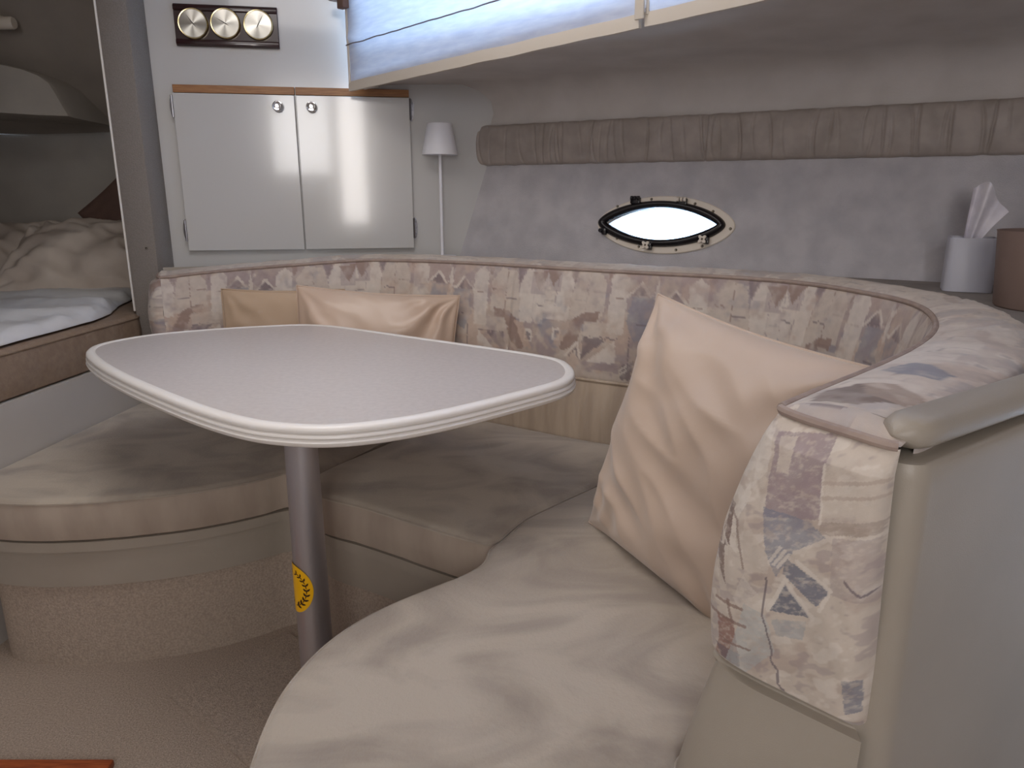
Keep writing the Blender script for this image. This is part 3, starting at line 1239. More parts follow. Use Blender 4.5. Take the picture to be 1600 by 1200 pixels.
# near end panel
crop_L = [(85, 350), (200, 262), (350, 205), (480, 178), (620, 145), (720, 130), (800, 140), (880, 162), (1000, 200)]
crop_R = [(200, 705), (450, 684), (800, 657), (1080, 645)]
END = [
    ([(360, 140), (520, 170), (520, 390), (350, 380)], lin((150, 132, 138)), 0.75),
    ([(372, 155), (418, 160), (414, 258), (374, 252)], CREAM, 0.9),
    ([(300, 120), (350, 110), (345, 250), (300, 300)], PALE, 0.6),
    ([(510, 240), (600, 260), (690, 270), (685, 420), (520, 400)], CREAM, 0.7),
    ([(520, 395), (690, 405), (680, 440), (520, 430)], TAN * 0.8, 0.7),
    ([(345, 350), (490, 395), (540, 440), (450, 480), (400, 560), (372, 480)], SLATE, 0.7),
    ([(290, 385), (380, 500), (380, 550), (300, 540)], CREAM, 0.8),
    ([(240, 370), (290, 285), (300, 320), (262, 400), (275, 500), (245, 480)], PALE, 0.8),
    ([(215, 352), (240, 355), (246, 480), (222, 486)], BROWN * 0.7, 0.9),
    ([(178, 484), (225, 484), (232, 604)], BROWN * 0.75, 0.85),
    ([(195, 400), (215, 420), (205, 480), (180, 480)], BROWN, 0.8),
    ([(430, 500), (560, 590), (520, 640), (420, 545)], SLATE * 0.75, 0.85),
    ([(430, 572), (505, 676), (385, 662)], SLATE * 0.7, 0.9),
    ([(300, 560), (370, 640), (350, 760), (260, 640)], PALE, 0.5),
    ([(190, 700), (260, 715), (290, 868), (180, 850), (200, 780)], RUSTC, 0.75),
    ([(185, 800), (290, 825), (292, 870), (225, 855)], DARK, 0.7),
    ([(595, 870), (640, 875), (640, 985), (605, 990)], SLATE * 0.8, 0.75),
    ([(560, 440), (680, 450), (675, 640), (560, 600)], MAUVE, 0.4),
    ([(240, 880), (440, 960), (470, 990), (250, 950)], lin((190, 192, 190)), 0.8),
    ([(300, 650), (370, 680), (400, 800), (300, 900), (230, 870)], lin((186, 190, 190)), 0.6),
    ([(385, 690), (490, 690), (480, 750), (400, 740)], lin((168, 172, 176)), 0.6),
    ([(195, 870), (235, 880), (250, 950), (200, 920)], BROWN, 0.6),
    ([(520, 1040), (640, 1020), (640, 1070), (540, 1075)], MAUVE, 0.6),
]
ENDL = [
    ([(378, 660), (428, 566), (510, 678)], PALE, 7), ([(462, 508), (560, 590), (530, 650)], PALE, 6),
    ([(395, 520), (425, 480)], PALE, 5), ([(408, 528), (438, 488)], PALE, 5), ([(385, 510), (412, 470)], PALE, 5),
    ([(190, 650), (290, 672)], BROWN, 5), ([(145, 690), (300, 728)], BROWN, 5), ([(240, 650), (252, 715)], BROWN, 5), ([(225, 785), (320, 805)], BROWN, 4),
    ([(375, 560), (358, 680), (375, 745), (388, 780), (392, 830), (415, 860), (420, 910), (445, 940), (455, 980), (485, 1005)], DARK, 3),
    ([(235, 960), (270, 952), (290, 975), (320, 962), (350, 990), (385, 985), (400, 1005), (440, 990), (480, 1005)], DARK, 3),
    ([(240, 380), (262, 400), (300, 540)], lin((150, 130, 120)), 4), ([(515, 240), (520, 400)], PALE, 4),
    ([(600, 560), (640, 610), (668, 600)], DARK, 3), ([(205, 360), (205, 440), (240, 480)], PALE, 4),
    ([(520, 290), (690, 300)], TAN, 5), ([(520, 330), (690, 340)], TAN, 5),
]


def end_panel(i0, E, outward, name, custom):
    """closing panel of the backrest; bulges out along E"""
    p, l = PATH[i0], PL[i0]
    NA, NZ = (170, 280) if custom else (40, 60)
    v, UU, VV = [], [], []
    for i in range(NA + 1):
        a = i / NA
        for j in range(NZ + 1):
            k = j / NZ
            z = ZB + (BACK - 0.004 - ZB) * k
            bul_ = 0.016 * (math.sin(math.pi * k) ** 0.6)
            oin = lean_off(z) + bul_ + (0.014 * math.sin(math.pi * min(1, (1 - k) * 0.8)) * (1 - a) if custom else 0)
            oo = oin + (-THK - oin) * a
            # rounded on the seat side, flatter towards the outside
            pl_ = (1 - (1 - min(1, a / 0.42)) ** 2) ** 0.5
            pr_ = (1 - (1 - min(1, (1 - a) / 0.15)) ** 2) ** 0.5
            out_ = 0.046 * pl_ * (0.35 + 0.65 * pr_) * (0.45 + 0.55 * math.sin(math.pi * (0.12 + 0.76 * (1 - k))) )
            out_ *= (min(1, k * 10 + 0.45)) * (min(1, (1 - k) * 9 + 0.35))
            if custom:
                out_ += a * (0.002 + 0.030 * k ** 1.3)
            out_ += 0.0018 * noise.noise(Vector((a * 7, z * 28, 3))) * math.sin(math.pi * k)
            v.append(p + l * oo + E * out_ + Vector((0, 0, z + drop(i0, z))))
            UU.append(a); VV.append(1 - k)
    o = mk(name, v, grid_faces(NA + 1, NZ + 1, flip=(outward < 0)), M['print'], settee, angle=0)
    a = np.array(UU); w = np.array(VV)
    if custom:
        Y = (85 + 150 * a) + w * ((860 + 215 * a) - (85 + 150 * a))
        xL = np.interp(Y, [q[0] for q in crop_L], [q[1] for q in crop_L])
        xR = np.interp(Y, [q[0] for q in crop_R], [q[1] for q in crop_R])
        X = xL + a * (xR - xL)
        jx = (vnoise(X / 9, Y / 9) - 0.5) * 3.5
        P = np.stack([X + jx, Y + jx[::-1]], 1)
        C = np.tile(CREAM, (len(a), 1))
        n1 = fbm(X / 90, Y / 70)
        n2 = fbm(X / 60 + 9, Y / 40 + 4)
        C = blend(C, smoothstep((n1 - 0.5) / 0.15), TAN, 0.7)
        C = blend(C, smoothstep((n2 - 0.55) / 0.1), PALE, 0.6)
        C = blend(C, smoothstep((0.40 - n2) / 0.1), MAUVE, 0.45)
        fade = 0.45 + 0.55 * smoothstep((fbm(X / 16, Y / 9) - 0.25) / 0.3)
        for poly, col, al in END:
            C = blend(C, in_poly(P, poly) * fade, col, al)
        for pts, col, wd in ENDL:
            C = blend(C, line_mask(P, pts, wd) * 1.0, col, 0.75)
    else:
        C = print_colour(a * 0.12 + 3.1, w * 0.28)
    set_colour(o, C, 1.0 if custom else 0.86)
    # piping over the top and along the foot of the panel
    for kk, (rad, mm_) in ((NZ, (0.0045, M['piping'])), (0, (0.0042, M['vinyl']))):
        pts = [v[i * (NZ + 1) + kk] for i in range(0, NA + 1, 4 if custom else 2)]
        tv, tf = tube([q + Vector((0, 0, 0.003 if kk else -0.002)) + E * 0.001 for q in pts], rad, 8)
        mk('piping', tv, tf, mm_, o)
    return o, v, NA, NZ


def top_closer(i0, epv, NA, NZ, flip):
    p, l = PATH[i0], PL[i0]
    v, aa, kk = [], [], []
    for i in range(NA + 1):
        q = epv[i * (NZ + 1) + NZ]
        o_ = (q - p).dot(l)
        r = min(1, max(0, -o_ / THK))
        q2 = p + l * o_ + Vector((0, 0, BACK + drop(i0, BACK) + 0.012 * math.sin(math.pi * r) ** 0.7))
        for j in range(7):
            k = j / 6
            w = q.lerp(q2, k)
            w.z = q.z + 0.002 + (q2.z - q.z - 0.002) * math.sin(k * math.pi / 2)
            v.append(w)
            aa.append(r * THK); kk.append((1 - k) * 0.02)
    o = mk('top_end', v, grid_faces(NA + 1, 7, flip=flip), M['print'], settee, angle=0)
    return o, np.array(aa), np.array(kk)


ep, epv, NA, NZ = end_panel(0, E0, 1, 'end_panel', True)
o, aa, kk = top_closer(0, epv, NA, NZ, False)
C = print_colour(0.3 - kk, aa * 1.3 + 0.05) * 0.5 + 0.5 * CREAM
C = blend(C, in_poly(np.stack([kk, aa], 1), [(-0.001, 0.02), (0.006, 0.03), (0.004, 0.055), (-0.001, 0.06)]) * 1.0, DARK, 0.7)
set_colour(o, C)
o2, epv2, NA2, NZ2 = end_panel(NP - 1, E1, -1, 'end_panel', False)
o, aa, kk = top_closer(NP - 1, epv2, NA2, NZ2, True)
set_colour(o, print_colour(3.0 + kk, aa * 1.3 + 0.05))


# vinyl foot of the near end, below the print
def foot_end(i0, E, flip, zlow):
    p, l = PATH[i0], PL[i0]
    v = []
    NA_, NZ_ = 30, 16
    for i in range(NA_ + 1):
        a = i / NA_
        for j in range(NZ_ + 1):
            k = j / NZ_
            z = zlow + (ZB - 0.002 - zlow) * k
            oin = lean_off(z) + 0.006 + 0.022 * math.sin(math.pi * min(1, (1 - k) * 0.55))
            oin = min(oin, 0.085)
            oo = oin + (-THK - oin) * a
            pl_ = (1 - (1 - min(1, a / 0.42)) ** 2) ** 0.5
            out_ = pl_ * ((0.030 if not flip else 0.008) + 0.016 * math.sin(math.pi * min(1, (1 - k) * 0.6)))
            v.append(p + l * oo + E * out_ + Vector((0, 0, z)))
        v.append(p + l * oo * 0.8 + Vector((0, 0, ZB + 0.002)))
    return mk('end_foot', v, grid_faces(NA_ + 1, NZ_ + 2, flip=flip), M['vinyl'], settee, angle=50)


foot_end(0, E0, False, 0.30)
foot_end(NP - 1, E1, True, 0.30)
# back of the backrest, closing the shell
prof = [(-THK - 0.012, BACK - 0.03), (-THK - 0.012, 0.30), (lean_off(0.39), 0.30), (lean_off(0.39), 0.39)]
v, f = sweep(PATH[::6], prof)
mk('backrest_shell', v, f, M['vinyl'], settee)

# ---- ledge behind the backrest
outer = [p - l * (THK + 0.0135) for p, l in zip(PATH[::8], PL[::8])]
hp0, hp1 = hull(0.012, LEDGE, 0.004), hull(2.05, LEDGE, 0.004)
sp0 = Vector((0.345, 0.590, 0))                         # head of the side panel
SPD = Vector((0.813, 0.582, 0)).normalized()
far = sp0 + SPD * 0.75
outer = [p for p in outer if p.x > -0.52 or p.y < 1.5]
led = [(p.x, p.y) for p in outer]
lb = bulk(-0.52) + BN * 0.003
lb1 = bulk(-0.20) + BN * 0.003
led += [(lb.x, lb.y), (lb1.x, lb1.y), (hp0.x + HN.x * 0.004, hp0.y + HN.y * 0.004), (hp1.x, hp1.y), (far.x, far.y)]
ledV = [Vector(p) for p in led]
vv, _, ff, *_ = delaunay_2d_cdt(ledV, [(i, (i + 1) % len(ledV)) for i in range(len(ledV))], [], 1, 1e-6)
nv = len(vv)
V = [Vector((q.x, q.y, LEDGE)) for q in vv] + [Vector((q.x, q.y, LEDGE - 0.02)) for q in vv]
FF = [tuple(q) for q in ff] + [tuple(i + nv for i in q[::-1]) for q in ff]
cnt = {}
for q in ff:
    for i in range(len(q)):
        a, b = q[i], q[(i + 1) % len(q)]
        if (b, a) in cnt:
            del cnt[(b, a)]
        else:
            cnt[(a, b)] = 1
for (a, b) in cnt:
    FF.append((b, a, a + nv, b + nv))
tag(mk('side_ledge', V, FF, M['ledge'], smooth=False), 'grey carpet-lined ledge between the settee backrest and the hull', 'shelf')

# ---- vinyl side panel at the near end and its padded roll
sp = sp0 + Vector((-0.014, -0.006, 0))
SN = Vector((SPD.y, -SPD.x, 0))                         # towards the viewer
outl = []
rad = 0.022
for k in range(9):
    q = math.pi / 2 * k / 8
    outl.append(sp + SPD * (rad - rad * math.cos(q)) + SN * (rad * math.sin(q) - 0.0))
outl += [sp + SPD * 0.80 + SN * rad, sp + SPD * 0.80 - SN * 0.02, sp - SN * 0.02]
outl = [(p.x, p.y) for p in outl]
ztop = 0.838
n = len(outl)
cx_ = sum(p[0] for p in outl) / n
v, f = [], []
rings = [(0.0, 0.0), (ztop - 0.014, 0.0), (ztop - 0.006, 0.15), (ztop - 0.001, 0.4), (ztop, 0.75)]
cen = [(sp + SPD * 0.03).to_tuple()[:2]] * 9 + [(sp + SPD * 0.78).to_tuple()[:2]] * 2 + [(sp + SPD * 0.03).to_tuple()[:2]]
for z, k in rings:
    for (x, y), (cx2, cy2) in zip(outl, cen):
        kk = k * 0.45
        v.append(Vector((x + (cx2 - x) * kk * 0.8, y + (cy2 - y) * kk * 0.8, z)))
v = [q + E0 * (0.030 * max(-0.3, (q.z - 0.55) / 0.28)) for q in v]
f = grid_faces(len(rings), n, False, True)
f.append(tuple(range((len(rings) - 1) * n, len(rings) * n)))
mk('side_panel', v, f, M['vinyl'], settee, angle=50)
r0 = on_z(1396, 680, 0.859)
r1 = on_z(1600, 614, 0.859)
rd = (r1 - r0).normalized()
rp_ = [r0 + rd * s_ for s_ in np.linspace(0, 0.85, 60)]
v = []
Lr = Vector((-rd.y, rd.x, 0))
for i, q in enumerate(rp_):
    s_ = 0.85 * i / 59
    e = (1 - (1 - min(1, s_ / 0.03)) ** 2) ** 0.5 if s_ < 0.03 else 1
    e = max(e, 0.05)
    for k in range(16):
        a_ = 2 * math.pi * k / 16
        cs, sn = math.cos(a_), math.sin(a_)
        w_ = 0.021 * math.copysign(abs(cs) ** 0.75, cs) * e
        h_ = 0.015 * math.copysign(abs(sn) ** 0.75, sn) * e
        v.append(q + Lr * w_ + Vector((0, 0, h_)))
f = grid_faces(60, 16, False, True)
f += [tuple(range(15, -1, -1)), tuple(range(59 * 16, 60 * 16))]
mk('armrest_roll', v, f, M['vinyl'], settee, angle=60)

# ------------------------------------------------------------------ seat cushions
def zp(px, py):
    p = on_z(px, py, SEAT)
    return Vector((p.x, p.y, 0))


def back_pt(X=None, Y=None, i=None, off=0.0):
    l = PL[i]
    return PATH[i] + l * (lean_off(SEAT) + 0.016 + off)


def nearest(pt, off=0.07):
    best = min(range(0, NP, 2), key=lambda i: (PATH[i] + PL[i] * off - pt).length)
    return best


front_left = [zp(*q) for q in ((0, 780), (75, 781), (175, 776), (300, 763), (400, 745), (450, 733))]
corner = Vector((-0.475, 1.585, 0))
front_left = [Vector((-1.235, 1.56, 0)), Vector((-1.18, 1.475, 0))] + front_left
seam_back_i = nearest(Vector((-0.24, 2.05, 0)))
i_end = NP - 1
wallpt = lambda y: Vector((L0.x + (L1.x - L0.x) * (y - L0.y) / (L1.y - L0.y) + 0.006, y, 0))
# left cushion
lf = catmull(front_left + [corner], 6)
bk = [back_pt(i=i) for i in range(seam_back_i, NP - 1, 10)]
endc = [PATH[-1] + PL[-1] * 0.074 + E1 * 0.006, PATH[-1] + PL[-1] * 0.03 + E1 * 0.026, PATH[-1] - PL[-1] * 0.04 + E1 * 0.028]
left_out = lf + [Vector((-0.43, 1.65, 0))] + bk + endc + [wallpt(2.22), wallpt(1.9), wallpt(1.6)]
# centre cushion
cf = [Vector((-0.466, 1.570, 0)), Vector((-0.445, 1.525, 0)), zp(503, 771), zp(560, 785), zp(620, 803), zp(690, 825), zp(745, 840), zp(766, 843), zp(782, 836)]
seam_r = [zp(785, 832), zp(815, 808), zp(845, 792), zp(927, 755)]
cr_i = nearest(on_z(975, 735, SEAT))
seam_r_end = back_pt(i=cr_i)
bkc = [back_pt(i=i) for i in range(cr_i, seam_back_i - 8, 10)]
cen_out = catmull(cf, 4) + catmull(seam_r, 4)[1:] + bkc + [Vector((-0.424, 1.656, 0))]
# right cushion
g = 0.0045
rf_px = [(931, 757), (848, 795), (819, 811), (788, 838), (768, 852), (757, 874), (728, 892), (690, 907), (620, 935), (560, 965), (510, 1000), (470, 1040),
         (440, 1080), (415, 1130), (392, 1195)]
rf = catmull([zp(*q) for q in rf_px], 5)
last = rf[-1]
rf += catmull([last, last + Vector((0.02, -0.12, 0)), last + Vector((0.07, -0.21, 0)), Vector((-0.10, 0.40, 0)), Vector((0.1, 0.38, 0)), Vector((0.26, 0.42, 0))], 5)[1:]
i0p, l0p = PATH[0], PL[0]
rend = [i0p + l0p * a_ + E0 * b_ for a_, b_ in ((-0.10, 0.046), (0.0, 0.0462), (0.0436, 0.040), (0.064, 0.0305), (0.079, 0.016), (0.0845, 0.003))]
bkr = [PATH[i] + PL[i] * (lean_off(SEAT) + 0.012 + 0.015 * max(0, 1 - SARC[i] / 0.12)) for i in range(4, cr_i - 4, 10)]
right_out = rf + rend + bkr
print('left', [tuple(round(c, 3) for c in p[:2]) for p in left_out][::8])
G_ = 'suede seat cushions of the settee'
t = thing('seat_cushion', 'beige suede seat cushion at the left, with the wide rounded front under the table', 'cushion', (-0.85, 1.8, 0.31), G_)
cushion('c', left_out, 0.318, SEAT, M['suede'], M['suede_boxing'], t, seed=1, crown=0.010, extra=lambda x, y: -0.010 * math.exp(-((x + .8) ** 2 + (y - 1.75) ** 2) / 0.05) * 1 + 0.004 * noise.noise(Vector((x * 6 + y * 10, y * 22, 0))))
t = thing('seat_cushion', 'middle beige suede seat cushion behind the table pedestal, with dark brushed marks', 'cushion', (0.0, 1.7, 0.31), G_)
cushion('c', cen_out, 0.318, SEAT, M['suede'], M['suede_boxing'], t, seed=4, crown=0.008, extra=lambda x, y: 0.002 * noise.noise(Vector((x * 20, y * 8, 3))))
t = thing('seat_cushion', 'large near beige suede seat cushion under the big square pillow', 'cushion', (0.1, 0.9, 0.31), G_)
cushion('c', right_out, 0.318, SEAT, M['suede'], M['suede_boxing'], t, seed=8, crown=0.010)

# plinth and carpeted riser below the cushions
allfront = lf[:-1] + catmull(cf, 4)[2:-3]
allfront += [p for p in rf if p.y < zp(757, 874).y]
allfront = smooth_path(resample([Vector((p.x, p.y, 0)) for p in allfront], 0.015), 6)
ra = Vector((0.30, 0.70, 0))


def body(off, z0, z1, m, name, lip=False):
    Lf = lefts(allfront)
    fr_ = [p + l * off for p, l in zip(allfront, Lf)]
    pts = fr_ + [PATH[0] + PL[0] * (-0.06) + E0 * 0.02] + [PATH[i] - PL[i] * 0.03 for i in range(10, NP - 1, 30)] + [wallpt(2.2), wallpt(1.6)]
    return prism([(p.x, p.y) for p in pts], z0, z1)


v, f = body(0.016, 0.205, 0.292, None, '')
mk('plinth', v, f, M['vinyl'], settee, angle=30)
v, f = body(0.004, 0.294, 0.317, None, '')
mk('plinth_lip', v, f, M['vinyl'], settee, angle=30)
v, f = body(0.026, 0.0, 0.204, None, '')
mk('carpet_riser', v, f, M['carpet_riser'], settee, angle=30)

# ------------------------------------------------------------------ table
TZ = 0.70
tp_px = [(134, 556), (160, 543), (230, 530), (300, 523), (367, 518), (453, 513.5), (498, 513.5), (545, 518), (642, 532), (780, 552), (850, 563), (884, 572),
         (899, 589), (884, 606), (800, 630), (700, 655), (600, 673), (510, 681), (440, 678), (385, 671), (310, 650), (233, 619), (180, 594), (146, 573)]
to = [on_z(x, y, TZ - 0.012) for x, y in tp_px]
to = [Vector((p.x, p.y, 0)) for p in to]
TO = smooth_path(resample(catmull(to, 6, True), 0.012, True), 6, True)
a2 = sum(TO[i].x * TO[(i + 1) % len(TO)].y - TO[(i + 1) % len(TO)].x * TO[i].y for i in range(len(TO)))
if a2 < 0:
    TO = TO[::-1]
tl = lefts(TO, True)
pc = on_z(484, 850, 0.25)
# pedestal stands 1.27 m ahead
PY = 1.27
pcx = on_plane(482, 850, (0, PY, 0), Vector((0, 1, 0))).x
table = thing('table', 'grey topped dinette table with white rounded edge on an aluminium pedestal', 'table', (pcx, PY, 0))
topo = [(p.x + l.x * 0.020, p.y + l.y * 0.020) for p, l in zip(TO, tl)]
v, f = prism(topo, TZ - 0.026, TZ - 0.0005)
mk('tabletop', v, f, M['table'], table, smooth=False)
prof = [(0.022, TZ - 0.002), (0.019, TZ + 0.0005), (0.012, TZ + 0.0015), (0.005, TZ + 0.0005), (0.001, TZ - 0.003), (0, TZ - 0.008), (0.0015, TZ - 0.0105), (0.007, TZ - 0.0112),
        (0.0015, TZ - 0.0125), (-0.001, TZ - 0.015), (-0.001, TZ - 0.018), (0.001, TZ - 0.0195), (0.006, TZ - 0.0202), (0.001, TZ - 0.0215), (-0.002, TZ - 0.025),
        (0.0, TZ - 0.031), (0.006, TZ - 0.034), (0.02, TZ - 0.034), (0.022, TZ - 0.027)]
v, f = sweep(TO, prof, closed=True, loop=True)
mk('edge_trim', v, f, M['white_trim'], table, angle=50)
Tm = Matrix.Translation((pcx, PY, 0))
v, f = lathe([(0.033, 0.012), (0.031, 0.40), (0.0295, TZ - 0.05)], Tm, 40)
ped = mk('pedestal', v, f, M['alu'], table)
v, f = lathe([(0.085, TZ - 0.030), (0.085, TZ - 0.036), (0.04, TZ - 0.045), (0.034, TZ - 0.075), (0.0, TZ - 0.075)], Tm, 40, caps=False)
mk('mounting_plate', v, f, M['alu'], table)
v, f = lathe([(0.085, 0.0), (0.083, 0.006), (0.045, 0.012), (0.038, 0.03), (0.032, 0.032)], Tm, 40)
mk('floor_socket', v, f, M['alu'], table)
# round sticker wrapped on the pedestal: centre left of the visible side
sc_ = on_plane(466, 918, (0, PY - 0.02, 0), Vector((0, 1, 0)))
zc = sc_.z
rP = 0.0321
view = math.atan2(-PY, -pcx)                    # azimuth from pedestal to viewer
th0 = view - R(72)
RS = 0.050


def wrap(a_, b_, r):
    th = th0 + a_ / rP
    return Vector((pcx + r * math.cos(th), PY + r * math.sin(th), zc + b_))


v = [wrap(0, 0, rP + 0.0008)]
f = []
NRs, NTs = 10, 48
for i in range(1, NRs + 1):
    for k in range(NTs):
        q = 2 * math.pi * k / NTs
        v.append(wrap(RS * 0.86 * i / NRs * math.cos(q), RS * i / NRs * math.sin(q), rP + 0.0008))
for k in range(NTs):
    f.append((0, 1 + k, 1 + (k + 1) % NTs))
for i in range(NRs - 1):
    for k in range(NTs):
        a_ = 1 + i * NTs + k; b_ = 1 + i * NTs + (k + 1) % NTs
        f.append((a_, a_ + NTs, b_ + NTs, b_))
stk = mk('sticker', v, f, M['yellow'], table, angle=0)
stk['label'] = 'round yellow sticker with a dark leaf wreath on the pedestal'
# wreath: a stem arc with paired leaves
v, f = [], []


def leaf(ca, cb, ang, ln, wd):
    k = len(v)
    for (x, y) in ((-ln, 0), (-ln * 0.3, wd), (ln * 0.4, wd * 0.8), (ln, 0), (ln * 0.4, -wd * 0.8), (-ln * 0.3, -wd)):
        v.append(wrap(ca + x * math.cos(ang) - y * math.sin(ang), cb + x * math.sin(ang) + y * math.cos(ang), rP + 0.0013))
    f.append(tuple(range(k, k + 6)))


for side in (1, -1):
    for k in range(9):
        q = -1.25 + 2.4 * k / 8
        ra_, rb_ = 0.0305, 0.035
        ca, cb = side * ra_ * math.cos(q), rb_ * math.sin(q)
        tang = math.atan2(rb_ * math.cos(q), -side * ra_ * math.sin(q))
        sc2 = 1.0 - 0.35 * k / 8
        for s2 in (1, -1):
            an = tang + s2 * 0.8
            leaf(ca + 0.0048 * math.cos(an), cb + 0.0048 * math.sin(an), an, 0.0054 * sc2, 0.0023 * sc2)
        leaf(ca, cb, tang, 0.0058, 0.0010)
mk('wreath', v, f, M['ink'], stk, smooth=False)

# ------------------------------------------------------------------ pillows on the settee
bx = Vector((0.22, -0.41, -0.045)).normalized()
pcen = (Vector((0.142, 1.30, SEAT + 0.01)) + Vector((0.264, 1.31, 0.84)) + Vector((0.47, 0.90, 0.84)) + Vector((0.35, 0.89, SEAT + 0.01))) / 4
pcen += Vector((0.012, 0.01, -0.006))
pillow('throw_pillow', 'large plain beige square pillow leaning on the right of the settee', pcen, bx, Vector((0.26, 0.01, 0.96)), 0.475, 0.455, 0.17,
       M['pillow'], seed=1, wr=1.7, N=100, corners=(0.7, 1.0, 1.2, 1.4), pinch=0.05)
pillow('throw_pillow', 'beige satin pillow with a folded right corner leaning on the backrest behind the table', Vector((-0.385, 2.035, 0.600)), Vector((1, 0.02, -0.065)), Vector((0, 0.13, 1)), 0.455, 0.37, 0.12,
       M['pillow_gloss'], seed=6, wr=1.3, N=70, corners=(1, 1, 2.2, 0.8), pinch=0.05)
pillow('throw_pillow', 'small flat tan pillow half hidden at the left of the satin pillow', Vector((-0.665, 2.105, 0.600)), Vector((1, -0.02, 0.0)), Vector((0, 0.16, 1)), 0.36, 0.36, 0.05,
       M['pillow_dark'], seed=11, wr=0.7, N=50, pinch=0.04)

# ------------------------------------------------------------------ cabinet on the bulkhead
Bp0 = bulk(-0.6) + BN * 0.0
EZ = Vector((0, 0, 1))


def bpt(px, py):
    q = on_plane(px, py, Bp0, BN)
    d_ = q - Bp0
    return d_.dot(BD), q.z


def bslab(u0, u1, z0_, z1_, d0, d1, bev=0.003):
    m_ = plain_frame(Bp0 + BD * ((u0 + u1) / 2) + EZ * ((z0_ + z1_) / 2) + BN * ((d0 + d1) / 2), BD, EZ, BN)
    return rbox(m_, abs(u1 - u0), abs(z1_ - z0_), abs(d1 - d0), bev)


uL = (bpt(272, 151)[0] + bpt(297, 391)[0]) / 2
uM = (bpt(462, 151)[0] + bpt(478, 388)[0]) / 2
uR = (bpt(638, 153)[0] + bpt(648, 386)[0]) / 2
zT = bpt(462, 150)[1]
zB_ = bpt(478, 389)[1]
zW = bpt(462, 137)[1]
print('doors', uL, uM, uR, zT, zB_)
cb_ = Bp0 + BD * uM + EZ * zB_
cab = thing('wall_cabinet', 'glossy white two-door cabinet with an oak top strip on the bulkhead', 'cabinet', cb_)
for k, (u0, u1) in enumerate(((uL, uM - 0.0025), (uM + 0.0025, uR))):
    v, f = bslab(u0, u1, zB_, zT, 0.002, 0.020, 0.0015)
    dr = mk('door', v, f, M['gloss_door'], cab, smooth=False)
    kp = bpt(436, 168) if k == 0 else bpt(488, 169)
    kc = Bp0 + BD * kp[0] + EZ * kp[1] + BN * 0.020
    v, f = lathe([(0.009, 0), (0.008, 0.008), (0.0145, 0.013), (0.0165, 0.018), (0.0155, 0.022), (0.0135, 0.0225), (0.012, 0.0215), (0.0, 0.0225)],
                 plain_frame(kc, BD, EZ, BN), 28, caps=False)
    mk('knob', v, f, M['chrome'], dr)
    for py in ((167, 360) if k == 0 else (172, 356)):
        uh = u0 if k == 0 else u1
        zz = bpt(270 if k == 0 else 645, py)[1]
        sg = -1 if k == 0 else 1
        # butterfly-shaped chrome hinge with a knuckle
        pts = []
        for q in range(17):
            an = -math.pi / 2 + math.pi * q / 16
            pts.append((uh + sg * (0.002 + 0.012 * math.cos(an)), zz + 0.036 * math.sin(an)))
        pts = [(a_ - 0, b_) for a_, b_ in pts]
        hv, hf = slab_on(Bp0, BD, EZ, BN, pts[::-1] if sg < 0 else pts, 0.0005, 0.0035)
        kn = [Bp0 + BD * (uh + sg * 0.002) + EZ * (zz + q) + BN * 0.022 for q in np.linspace(-0.032, 0.032, 9)]
        tv, tf = tube(kn, 0.0036, 8)
        cyl = [Bp0 + BD * (uh + sg * 0.009) + EZ * (zz + q) + BN * 0.004 for q in (-0.020, 0.0, 0.020)]
        sc3 = [lathe([(0.0025, 0), (0.002, 0.001)], plain_frame(q, BD, EZ, BN), 8) for q in cyl]
        v, f = merge((hv, hf), (tv, tf), *sc3)
        mk('hinge', v, f, M['hinge_chrome'], dr, angle=30)
for k, (u0, u1) in enumerate(((uL + 0.002, uM - 0.0015), (uM + 0.0015, uR - 0.001))):
    v, f = bslab(u0, u1, zT + 0.002, zW, 0.001, 0.014, 0.001)
    mk('oak_strip', v, f, M['oak'], cab, smooth=False)

# ------------------------------------------------------------------ instruments
q0, q1, q2, q3 = bpt(271, 6), bpt(434, 13), bpt(277, 73), bpt(437, 77)
u0, u1 = (q0[0] + q2[0]) / 2, (q1[0] + q3[0]) / 2
z1_, z0_ = (q0[1] + q1[1]) / 2, (q2[1] + q3[1]) / 2
bar = thing('instrument_board', 'dark mahogany board with three round brass dials above the cabinet', 'barometer', Bp0 + BD * ((u0 + u1) / 2) + EZ * z0_)
v, f = bslab(u0, u1, z0_, z1_, 0.001, 0.012, 0.002)
mk('board', v, f, M['mahogany'], bar, smooth=False)
for zc_ in (z0_ + 0.011, z1_ - 0.011):
    v, f = bslab(u0, u1, zc_ - 0.008, zc_ + 0.008, 0.012, 0.018, 0.003)
    mk('moulding', v, f, M['mahogany'], bar, angle=30)
dial = mat('dial_face', (214, 212, 204), (176, 174, 166), rough=0.25, metal=0.9, scale=3)
